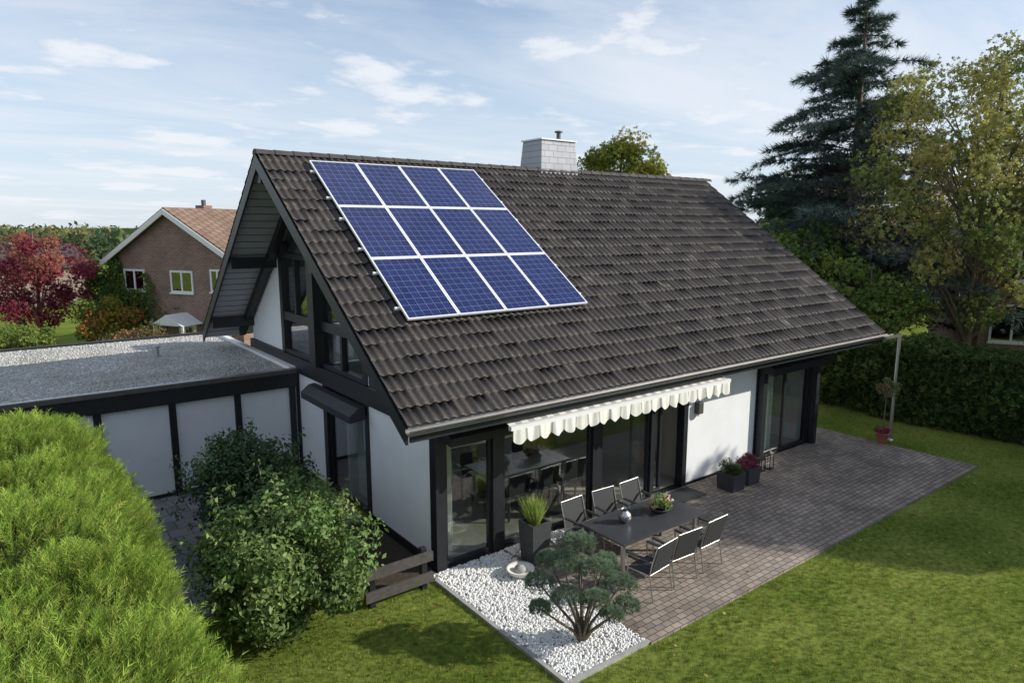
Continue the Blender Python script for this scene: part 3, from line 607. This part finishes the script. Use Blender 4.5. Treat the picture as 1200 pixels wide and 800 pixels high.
tp=empty('tall_planter'); mb=MB(); mb.add([(6.97,8.57,.03),(7.31,8.57,.03),(7.31,8.91,.03),(6.97,8.91,.03),(6.93,8.53,.78),(7.35,8.53,.78),(7.35,8.95,.78),(6.93,8.95,.78),(6.97,8.57,.78),(7.31,8.57,.78),(7.31,8.91,.78),(6.97,8.91,.78),(6.97,8.57,.72),(7.31,8.57,.72),(7.31,8.91,.72),(6.97,8.91,.72)],
 [(0,3,2,1),(0,1,5,4),(1,2,6,5),(2,3,7,6),(3,0,4,7),(4,5,9,8),(5,6,10,9),(6,7,11,10),(7,4,8,11),(8,9,13,12),(9,10,14,13),(10,11,15,14),(11,8,12,15)],PLANTER); mb.add([(6.97,8.57,.722),(7.31,8.57,.722),(7.31,8.91,.722),(6.97,8.91,.722)],[(0,1,2,3)],SOIL); mb.build('planter_box',tp)
n=420; a=rng.uniform(0,2*np.pi,n); D=np.stack([np.cos(a),np.sin(a),np.zeros(n)],1)*rng.uniform(0,.55,(n,1))+[0,0,1]
T_BL=tpl([(-.012,0,0),(.012,0,0),(.012,.55,.02),(-.012,.55,.02),(0,1,.12)],[(0,1,2),(0,2,3),(3,2,4)])
P=np.array([7.14,8.74,.72])+np.stack([np.cos(a)*.1,np.sin(a)*.1,np.zeros(n)],1)*rng.uniform(0,1,(n,1)); scatter('ornamental_grass',T_BL,P,fr_dir(D),rng.uniform(.3,.55,n),pick(((.28,.4,.08),(.36,.44,.12)),n),LEAF,tp)
mb=MB(); mb.lathe((6.62,8.5,.02),[(.08,0),(.19,.05),(.24,.12),(.25,.14),(.2,.12),(.1,.08),(.0,.07)],CREAM,22); mb.lathe((6.62,8.5,.09),[(.09,0),(.11,.04),(.08,.09),(.0,.11)],KERB,14); mb.build('stone_bowl')
def hplanter(x,y,s,cols):
    e=empty('flower_planter'); mb=MB(); mb.add([(x-s,y-s,.03),(x+s,y-s,.03),(x+s,y+s,.03),(x-s,y+s,.03),(x-s-.02,y-s-.02,.42),(x+s+.02,y-s-.02,.42),(x+s+.02,y+s+.02,.42),(x-s-.02,y+s+.02,.42),(x-s+.01,y-s+.01,.42),(x+s-.01,y-s+.01,.42),(x+s-.01,y+s-.01,.42),(x-s+.01,y+s-.01,.42)],[(0,3,2,1),(0,1,5,4),(1,2,6,5),(2,3,7,6),(3,0,4,7),(4,5,9,8),(5,6,10,9),(6,7,11,10),(7,4,8,11)],PLANTER)
    mb.add([(x-s+.01,y-s+.01,.39),(x+s-.01,y-s+.01,.39),(x+s-.01,y+s-.01,.39),(x-s+.01,y+s-.01,.39)],[(0,1,2,3)],SOIL); mb.build('planter_box',e)
    P,Nn,C,_=clumpcrown((x,y,.5),(s*1.25,s*1.25,.2),18,900,.11,.2,.9,cols,zmin=.4); scatter('flowers',T_TUFT,P,fr_dir(Nn),np.full(len(P),.06),C,LEAF,e)
hplanter(12.78,8.68,.21,((.12,.18,.06),(.4,.45,.3),(.16,.2,.08))); hplanter(13.42,8.72,.21,((.4,.08,.18),(.45,.15,.22),(.12,.16,.06)))
for x,y,h in ((14.35,8.95,.36),(14.62,8.9,.46)):
    mb=MB(); s=.085; mb.box(x-s,x+s,y-s,y+s,.03,.055,BLACK); mb.box(x-s,x+s,y-s,y+s,.03+h*.8,.05+h*.8,BLACK)
    for i in(-1,1):
        for j in(-1,1): mb.box(x+i*s-.008*i-.008,x+i*s-.008*i+.008,y+j*s-.008*j-.008,y+j*s-.008*j+.008,.055,.03+h*.8,BLACK)
    mb.cyl((x,y,.056),(x,y,.16),.03,.03,CREAM,10); mb.add([(x-s,y-s,.051+h*.8),(x+s,y-s,.051+h*.8),(x+s,y+s,.051+h*.8),(x-s,y+s,.051+h*.8),(x,y,.04+h)],[(0,1,4),(1,2,4),(2,3,4),(3,0,4)],BLACK); mb.build('candle_lantern')
mb=MB(); mb.box(11.1,12.05,8.78,9.33,.034,.05,DARK); mb.build('door_mat')
it=MB(); it.box(7.6,9.6,10.7,11.5,.72,.76,WHITEP)
for x in (7.7,9.5):
    for y in (10.8,11.4): it.box(x-.03,x+.03,y-.03,y+.03,.047,.719,STEEL)
it.build('dining_table')
for x,y,r in ((7.9,10.45,math.pi),(8.6,10.45,math.pi),(9.3,10.45,math.pi),(7.9,11.75,0),(8.6,11.75,0),(9.3,11.75,0)):
    mb=MB(); mb.box(-.22,.22,-.22,.22,.42,.48,DARK); mb.box(-.22,.22,.18,.23,.481,.95,DARK)
    for i in(-.19,.19):
        for j in(-.19,.19): mb.box(i-.02,i+.02,j-.02,j+.02,0,.419,DARK)
    o=mb.build('dining_chair',None,.01); o.location=(x,y,.047); o.rotation_euler=(0,0,r)
mb=MB(); mb.lathe((6.3,10.6,.036),[(.2,0),(.2,.02),(.03,.04),(.03,.6),(.18,.62),(.18,.66),(0,.67)],STEEL); mb.build('bar_stool')
mb=MB(); mb.box(-.25,.25,-.25,.25,.4,.46,WOOD); mb.box(-.25,.25,.2,.25,.461,.95,WOOD)
for i in(-.22,.22):
    for j in(-.22,.22): mb.box(i-.02,i+.02,j-.02,j+.02,0,.399,WOOD)
o=mb.build('wooden_chair',None,.01); o.location=(11.7,10.3,.036); o.rotation_euler=(0,0,2.2)
mb=MB(); mb.lathe((8.6,11.1,.76),[(.06,0),(.13,.08),(.14,.12),(.12,.11)],KERB); mb.build('fruit_bowl')
mb=MB(); mb.lathe((6.3,12.6,.036),[(.12,0),(.17,.3),(.18,.32)],PLANTER,16); pe=empty('indoor_plant'); mb.build('pot',pe)
P,Nn,C,_=clumpcrown((6.3,12.6,1.0),(.45,.45,.6),16,700,.2,.3,.9,((.1,.2,.05),(.14,.24,.07)),zmin=.36); scatter('foliage',T_LEAF,P,fr_nor(Nn,.6),np.full(len(P),.13),C,LEAF,pe)
# ------------------------------------------------------------------ vegetation
rv=Vector((.7965,-.6046,0)); fv=Vector((.6046,.7965,0)); B=Vector((6.2,6.5,0))
pads=[(-.30,1.20,0,.24),(-.62,.86,.05,.22),(-.08,1.42,.12,.24),(.18,1.14,-.1,.24),(.52,.86,.0,.24),(.14,.80,-.3,.2),(-.25,.84,-.28,.21),(.62,.52,.05,.18),(.34,1.04,.3,.2),(-.46,1.08,.3,.2),(.38,.56,-.25,.16),(-.62,.60,-.15,.15),(0,1.0,.3,.2)]
e=empty('cloud_pruned_pine'); mb=MB(); PP=[];NN=[];CC_=[]
for l,h,dp,r in pads:
    c=B+rv*l+fv*dp+Vector((0,0,h)); m0=B+rv*(l*.22)+fv*(dp*.3)+Vector((0,0,h*.33)); m1=B+rv*(l*.66)+fv*(dp*.7)+Vector((0,0,h*.7))
    st=B+rv*(l*.06)+Vector((0,0,.02)); mb.cyl(st,m0,.03,.022,BARK,8,False); mb.cyl(m0,m1,.022,.016,BARK,8,False); mb.cyl(m1,c,.016,.007,BARK,7,False)
    n=800; d=nrm(rng.normal(size=(n,3))); rr=rng.uniform(.7,1,(n,1)); lump=1+.16*np.sin(d[:,:1]*7+l*9)*np.cos(d[:,1:2]*6)
    d[:,2]=np.where(d[:,2]<-.35,-d[:,2],d[:,2])
    PP.append(np.array(c)+d*rr*lump*np.array([r,r,r*.66])); NN.append(d*.9+[0,0,.6]+.25*rng.normal(size=(n,3))); CC_.append(pick(((.25,.33,.21),(.32,.40,.27),(.19,.27,.17)),n))
mb.build('stems',e); P=np.concatenate(PP); scatter('needle_pads',tuft(7,.8,.06),P,fr_dir(np.concatenate(NN)),rng.uniform(.035,.06,len(P)),np.concatenate(CC_),NEEDLE,e)
def bush(name,c,radii,ncl,nl,cr,ls,cols,nb=14,shell=.55):
    e=empty(name); mb=MB()
    P,Nn,C,CC=clumpcrown(c,radii,ncl,nl,cr,shell,.8,cols,zmin=.03)
    for j in range(min(nb,len(CC))):
        s=Vector((c[0]+random.uniform(-.15,.15),c[1]+random.uniform(-.15,.15),0)); t=Vector(CC[j]); m=s.lerp(t,.5)+Vector((0,0,.1)); mb.cyl(s,m,.03,.02,BARK,6,False); mb.cyl(m,t,.02,.006,BARK,6,False)
    d=nrm(rng.normal(size=(nl//4,3)))*rng.uniform(.2,.75,(nl//4,1)); P2=np.array(c)+d*np.array(radii); P2=P2[P2[:,2]>.03]
    k=45; dd=nrm(rng.normal(size=(k,3))*[1,1,.6]+[0,0,.5]); S_=[];Ns=[];
    for i in range(k):
        b0=np.array(c)+dd[i]*np.array(radii)*.9; ln=rng.uniform(.15,.38); g=nrm((dd[i]+[0,0,.6])[None])[0]
        mb.cyl(b0,b0+g*ln,.006,.003,BARK,4,False); t=rng.uniform(0,1,14); S_.append(b0+g*ln*t[:,None]+.03*rng.normal(size=(14,3))); Ns.append(rng.normal(size=(14,3))+[0,0,.6])
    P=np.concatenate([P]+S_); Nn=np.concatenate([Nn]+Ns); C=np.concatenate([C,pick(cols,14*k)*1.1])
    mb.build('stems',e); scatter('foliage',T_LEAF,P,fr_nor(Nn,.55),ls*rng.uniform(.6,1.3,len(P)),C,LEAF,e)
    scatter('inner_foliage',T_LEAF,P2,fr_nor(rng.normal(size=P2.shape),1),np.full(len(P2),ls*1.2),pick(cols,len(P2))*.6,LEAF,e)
bush('broadleaf_shrub',(2.95,9.4,1.1),(1.38,1.38,1.22),75,17000,.36,.085,((.14,.23,.065),(.19,.28,.085),(.24,.32,.10),(.11,.18,.05)),14,.62)
bush('dark_shrub',(3.3,12.2,1.1),(1.3,1.3,1.2),60,12000,.38,.08,((.06,.11,.04),(.08,.14,.05),(.1,.17,.06)))
def thuja():
    e=empty('thuja_hedge'); cx=-.1;W=1.3;HH=2.72;y0,y1=2.4,14.3
    def surf(y,a,k=1.0):
        ca,sa=np.cos(a),np.sin(a); endf=np.clip((y1-y)/1.3,0,1); ef=np.sqrt(1-(1-endf)**2)
        hh=HH*(.55+.45*ef); ww=W*(.25+.75*ef)
        hh=hh+.08*np.sin(y*1.7)+.05*np.sin(y*3.3+a*3)+.03*np.sin(y*5.9+a*7); ww=ww+.08*np.sin(y*2.1+1)+.05*np.sin(y*4.3+a*5)
        x=cx+k*ww*np.sign(ca)*np.abs(ca)**.6; z=k*hh*np.abs(sa)**.5
        return np.stack([x,y,z],-1)
    ny,na=60,30; Y=np.linspace(y0,y1-.1,ny);A=np.linspace(0,np.pi,na); YY,AA=np.meshgrid(Y,A,indexing='ij'); V=surf(YY.ravel(),AA.ravel(),.86)
    F=[(i*na+j,i*na+j+1,(i+1)*na+j+1,(i+1)*na+j) for i in range(ny-1) for j in range(na-1)]; np_mesh('hedge_body',V,F,CORE,None,e)
    n=42000; y=y0+2+(y1-y0-2)*rng.uniform(0,1,n)
    xt=rng.uniform(-.95,1,n); at=np.arccos(np.sign(xt)*np.abs(xt)**(1/.6)); usetop=rng.uniform(0,1,n)<.55; zt=rng.uniform(0,.97,n); asd=np.arcsin(zt**2); a=np.where(usetop,at,asd)
    P=surf(y,a); eps=.02; dA=surf(y,a+eps)-surf(y,a-eps); dY=surf(y+eps,a)-surf(y-eps,a); Nn=nrm(np.cross(dY,dA)); cen=np.stack([np.full(n,cx),y,np.full(n,1.)],1); Nn*=np.sign((Nn*(P-cen)).sum(1,keepdims=True)+1e-6)
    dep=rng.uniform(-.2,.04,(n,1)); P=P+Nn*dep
    lump=np.array([mnoise.noise(Vector(p)*1.5) for p in P])[:,None]; lump2=np.array([mnoise.noise(Vector(p)*3.6+Vector((9,0,0))) for p in P])[:,None]
    P=P+Nn*(lump*.16+lump2*.17)
    lean=np.array([mnoise.noise(Vector(p)*2.2+Vector((3,7,0))) for p in P])[:,None]*np.array([.9,.7,0])
    D=Nn*.7+np.array([.25,-.05,.6])+lean+.28*rng.normal(size=(n,3))
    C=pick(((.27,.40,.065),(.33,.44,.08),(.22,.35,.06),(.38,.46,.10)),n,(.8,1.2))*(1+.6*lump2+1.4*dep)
    S=rng.uniform(.12,.26,n)
    for i in range(4):
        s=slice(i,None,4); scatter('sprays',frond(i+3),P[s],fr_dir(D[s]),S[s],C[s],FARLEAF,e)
thuja()
def boxhedge(name,x0,x1,y0,y1,h,n,ls,cols):
    e=empty(name); mb=MB(); mb.box(x0+.25,x1-.25,y0+.2,y1-.2,0,h-.25,CORE); mb.build('hedge_body',e)
    f=rng.uniform(0,1,n); x=rng.uniform(x0,x1,n);y=rng.uniform(y0,y1,n);z=rng.uniform(0,h,n); Nn=np.zeros((n,3))
    top=f<.3
    z[top]=h; Nn[top,2]=1
    side=rng.uniform(0,1,n)<.5; m=~top
    if (y1-y0)>(x1-x0): x[m]=np.where(side[m],x0,x1); Nn[m,0]=np.where(side[m],-1,1)
    else: y[m]=np.where(side[m],y0,y1); Nn[m,1]=np.where(side[m],-1,1)
    P=np.stack([x,y,z],1); l=np.array([mnoise.noise(Vector(p)*.9) for p in P])[:,None]; P=P+Nn*(l*.35+rng.uniform(-.2,.05,(n,1)))
    scatter('foliage',T_SPRIG,P,fr_dir(Nn+.6*rng.normal(size=(n,3))+[0,0,.4]),ls*rng.uniform(.6,1.3,n),pick(cols,n)*(1+.4*l),FARLEAF,e)
boxhedge('garden_hedge',21.6,23.2,-6,15,2.25,22000,.2,((.07,.11,.04),(.09,.145,.045),(.12,.17,.055)))
boxhedge('garden_hedge',-10,22,-9.6,-8,2.4,8000,.34,((.09,.16,.05),(.12,.18,.06)))
def conifer(name,base,h,R,cols,nlev=42):
    e=empty(name); mb=MB(); b=Vector(base); mb.cyl(b,b+Vector((0,0,h*.5)),.3,.17,BARK,10,False); mb.cyl(b+Vector((0,0,h*.5)),b+Vector((0,0,h)),.17,.02,BARK,8,False)
    PP=[];DD=[];CC=[]
    for i in range(nlev):
        t=(i+.5)/nlev; z=h*(.08+.92*t); ln=R*(1-t)**.8+.2
        for j in range(8 if t<.8 else 5):
            a=random.uniform(0,6.283); l=ln*random.choice((.45,.7,.95,1.1,1.2))*random.uniform(.85,1.1); d=Vector((math.cos(a),math.sin(a),0)); p0=b+Vector((0,0,z)); rise=random.uniform(.15,.55); dr=random.uniform(.25,.5)
            pts=[p0+d*(l*s)+Vector((0,0,l*(rise*s-dr*s*s))) for s in (0,.35,.7,1)]
            for k in range(3): mb.cyl(pts[k],pts[k+1],.045*(1-k*.28)*(1-t*.6),.045*(1-(k+1)*.28)*(1-t*.6)+.004,BARK,5,False)
            n=int(20*l)+7; s=rng.uniform(.15,1,n)**.8; side=rng.normal(0,.14,n)*l*(1-.4*s); sd=np.array([-d.y,d.x,0])
            P=np.array(p0)+np.array(d)*(l*s)[:,None]+np.stack([0*s,0*s,l*(rise*s-dr*s*s)-.25*rng.uniform(0,1,n)*abs(side)-.03],1)+sd*side[:,None]
            PP.append(P); DD.append(np.array(d)*.7+sd*np.sign(side)[:,None]*.6+np.array([0,0,-.1])+.35*rng.normal(size=(n,3))); CC.append(pick(cols,1,(.75,1.3)).repeat(n,0)*rng.uniform(.8,1.2,(n,1)))
    P=np.concatenate(PP);D=np.concatenate(DD); mb.build('trunk_and_limbs',e)
    scatter('needles',tuft(8,.9,.05),P,fr_dir(D),rng.uniform(.2,.45,len(P)),np.concatenate(CC),NEEDLE,e)
conifer('blue_cedar_tree',(30.1,15.2,0),15.2,6.6,((.13,.18,.16),(.16,.21,.19),(.10,.145,.125)))
G1c=((.13,.21,.055),(.18,.25,.07),(.23,.28,.08)); YG=((.26,.27,.05),(.32,.3,.07),(.2,.24,.05)); DG=((.09,.15,.055),(.13,.19,.065))
tree('larch_tree',(27.6,9.4,0),12.6,(27.4,9.0,7.4),(4.8,4.8,5.2),110,15000,.8,.17,((.28,.30,.10),(.34,.33,.11),(.2,.26,.08),(.38,.34,.12)),.2,70,T=T_SPRIG,shell=.2,flat=1)
tree('deciduous_tree',(26.5,15.5,0),6.5,(26.5,15.5,3.6),(3,3,3),50,7500,.9,.2,G1c,.16,14,T=T_SPRIG)
tree('deciduous_tree',(25.2,11.8,0),5,(25.2,11.8,2.9),(1.9,2.2,2.1),34,5500,.7,.16,G1c,.12,12,T=T_SPRIG)
tree('deciduous_tree',(34,19,0),9,(34,19,5),(4,4,4.2),50,6000,1.1,.3,DG,.2,12,T=T_SPRIG)
tree('yellowing_tree',(29.6,28.8,0),11.4,(29.4,28.4,8.4),(3.0,3.0,3.1),50,9000,.9,.22,YG,.18,14,T=T_SPRIG)
tree('garden_tree',(25.6,-1.2,0),9.4,(25.6,-1.4,5.1),(3.4,3.4,4.2),70,18000,1.1,.36,G1c,.18,16,T=T_SPRIG)
tree('garden_tree',(28.0,2.2,0),7.4,(28,2.2,4.2),(2.8,2.8,3.2),46,9000,1.0,.34,G1c,.18,14,T=T_SPRIG)
tree('garden_tree',(4,-13,0),8,(4,-13,5),(3.5,3.5,3.4),30,2200,1.2,.42,G1c,.2,10,T=T_SPRIG); tree('garden_tree',(13,-15,0),9,(13,-15,5.4),(4,4,3.8),30,2400,1.2,.42,YG,.2,10,T=T_SPRIG)
tree('red_maple',(1.5,36.0,0),6.4,(1.5,36.0,3.7),(2.4,2.4,2.6),46,8500,.62,.13,((.30,.06,.09),(.36,.10,.11),(.22,.045,.07),(.38,.15,.11)),.12,16,T=T_SPRIG)
tree('yellowing_tree',(3.6,33.6,0),3.4,(3.6,33.6,1.9),(1.5,1.5,1.4),24,3200,.5,.13,((.38,.3,.06),(.3,.32,.07),(.42,.18,.06),(.18,.24,.06)),.08,10,T=T_SPRIG)
tree('autumn_shrub',(4.6,29.6,0),2.3,(4.6,29.6,1.3),(1.9,1.2,.9),24,3200,.5,.12,((.36,.2,.12),(.42,.24,.14),(.2,.2,.08)),.05,10,T=T_SPRIG)
tree('autumn_shrub',(.2,31.5,0),2.6,(.2,31.5,1.6),(2.2,1.2,1.0),24,3200,.5,.12,((.16,.23,.06),(.25,.3,.08)),.05,10,T=T_SPRIG)
e=empty('standard_tree_in_pot'); mb=MB(); mb.lathe((18.87,8.17,0.03),[(.1,0),(.16,.26),(.18,.27),(.18,.3),(.15,.3),(.15,.26),(0,.26)],TERRA); mb.cyl((18.87,8.17,.28),(18.9,8.17,1.45),.016,.012,BARK,7); mb.build('pot_and_stem',e)
P,Nn,C,_=clumpcrown((18.9,8.17,1.6),(.3,.3,.28),18,1100,.12,.3,.9,((.2,.27,.1),(.28,.28,.13),(.32,.24,.13))); scatter('foliage',T_LEAF,P,fr_nor(Nn,.6),np.full(len(P),.07),C,LEAF,e)
P,Nn,C,_=clumpcrown((18.87,8.17,.38),(.24,.24,.12),14,500,.09,.3,.9,((.5,.05,.09),(.4,.05,.14),(.1,.15,.05)),zmin=.28); scatter('flowers',T_LEAF,P,fr_nor(Nn,.6),np.full(len(P),.06),C,LEAF,e)
# ------------------------------------------------------------------ neighbouring houses
def gable_house(name,loc,rot,w,d,eave,ridge,wallm,roofm,wins,canopy=None,ivy=False):
    e=empty(name,loc); e.rotation_euler=(0,0,rot); mb=MB(); h=w/2
    pts=[(-h,0),(h,0),(h,eave),(0,ridge),(-h,eave)]; mb.prism_y(pts,0,d,wallm); mb.build('walls',e)
    mb=MB(); ov=.35; sl=(ridge-eave)/h
    for s in (-1,1):
        a=(s*(h+ov),eave-sl*ov); poly=[(a[0],a[1]+.02),(0,ridge+.02),(0,ridge+.2),(a[0],a[1]+.2)]
        if s>0: poly=poly[::-1]
        mb.prism_y(poly,-.3,d+.3,roofm)
    mb.build('roof',e)
    mb=MB()
    for s in (-1,1):
        a=(s*(h+ov+.01),eave-sl*(ov)); poly=[(a[0],a[1]-.12),(0,ridge-.1),(0,ridge+.13),(a[0],a[1]+.12)]
        if s>0: poly=poly[::-1]
        mb.prism_y(poly,-.36,-.302,WHITEP)
    for (x,z,ww,hh) in wins:
        f=.08; y=-.05
        mb.box(x-ww/2,x-ww/2+f,y,.05,z-hh/2,z+hh/2,WHITEP); mb.box(x+ww/2-f,x+ww/2,y,.05,z-hh/2,z+hh/2,WHITEP); mb.box(x-f/2,x+f/2,y+.004,.04,z-hh/2+f,z+hh/2-f,WHITEP)
        mb.box(x-ww/2+f,x+ww/2-f,y+.002,.05,z-hh/2,z-hh/2+f,WHITEP); mb.box(x-ww/2+f,x+ww/2-f,y+.002,.05,z+hh/2-f,z+hh/2,WHITEP)
        mb.box(x-ww/2+f,x+ww/2-f,-.02,-.005,z-hh/2+f,z+hh/2-f,GLASSF); mb.box(x-ww/2-.05,x+ww/2+.05,-.1,-.051,z-hh/2-.06,z-hh/2-.002,WHITEP)
    if canopy:
        x,z=canopy; mb.prism_y([(x-.9,z),(x+.9,z),(x,z+.45)],-1.1,-.01,WHITEP)
        for s in (-1,1): mb.box(x+s*.8-.06,x+s*.8+.06,-1.05,-.93,0,z-.002,WHITEP)
        mb.box(x-.5,x+.5,-.06,-.01,0,z-.05,WHITEP); mb.box(x-.3,x+.3,-.075,-.062,.9,z-.2,GLASSF)
    mb.build('windows_and_trim',e,0)
    mb=MB(); mb.box(-.9,-.4,d*.25,d*.25+.5,ridge-.6,ridge+.35,wallm); mb.cyl((-.65,d*.25+.25,ridge+.35),(-.65,d*.25+.25,ridge+.6),.1,.1,GUTTER,10); mb.build('chimney',e)
    if ivy:
        n=6500; x=-h-.1+np.abs(rng.normal(0,1.2,n)); z=rng.uniform(0,1,n)*(eave+.2); k=(z<eave-.0-(x+h)*.5+.5*np.sin(x*3))&~((abs(x+2.4)<.62)&(abs(z-3.5)<.45)); x,z=x[k],z[k]; n=len(x)
        P=np.stack([x,rng.uniform(-.25,-.06,n),z],1); scatter('ivy',T_LEAF,P,fr_nor(np.tile([0,-1.,.3],(n,1)),.5),rng.uniform(.12,.24,n),pick(((.08,.16,.04),(.13,.2,.05),(.17,.2,.05)),n),FARLEAF,e)
        n=3500; d_=nrm(rng.normal(size=(n,3))); P=np.array([-h-.7,-.2,1.9])+d_*rng.uniform(.7,1,(n,1))*[1.0,.8,2.2]; scatter('climber_mass',T_LEAF,P,fr_nor(d_,.6),rng.uniform(.12,.24,n),pick(((.08,.16,.04),(.13,.2,.05)),n),FARLEAF,e)
    return e
gable_house('brick_house',(6.25,32.4,0),math.radians(-60),7.4,9,4.4,6.45,BRICK,ORROOF,[(-2.4,3.5,1.3,.95),(.45,3.5,1.3,.95),(2.5,3.6,.8,.95),(-2.2,1.3,1.4,1.0),(2.6,1.4,.9,1)],(.6,1.75),True)
gable_house('dark_roof_house',(5,66,0),math.radians(100),9,14,2.9,4.3,BRICK,SLATE_R,[(-2,1.8,1.2,1.2),(2,1.8,1.2,1.2)])
gable_house('dark_roof_house',(-9,74,0),math.radians(110),9,14,2.9,4.3,WHITE,SLATE_R,[(-2,1.8,1.2,1.2),(2,1.8,1.2,1.2)])
gable_house('brick_house',(33.2,6.6,0),math.radians(-58),8.4,9,5.2,8.2,BRICK,SLATE_R,[(-3.1,4.4,1.3,1.3),(-.6,4.4,1.2,1.3),(2.4,4.3,1.2,1.3),(-3.1,2.1,1.5,1.5),(0,1.9,1.2,1.3),(2.4,1.9,1.2,1.3)])
n=0; PP=[];CC_=[]
for i in range(700):
    th=random.uniform(math.radians(-10),math.radians(115)); d=random.uniform(110,420)**1.0; hgt=random.uniform(3.5,5.4) if d<250 else random.uniform(4.5,7)
    c=np.array([math.cos(th)*d,math.sin(th)*d,hgt*.5]); k=46; q_=nrm(rng.normal(size=(k,3)))*rng.uniform(.5,1,(k,1))*[hgt*.7,hgt*.7,hgt*.5]; PP.append(c+q_); CC_.append(pick(((.09,.14,.07),(.14,.17,.08),(.2,.19,.08),(.1,.13,.08)),1).repeat(k,0)*rng.uniform(.8,1.2,(k,1)))
P=np.concatenate(PP); scatter('distant_tree_line',T_LEAF,P,fr_nor(rng.normal(size=P.shape)+[0,0,.5],.5),rng.uniform(1.2,2.4,len(P)),np.concatenate(CC_),FARLEAF)
print('done')
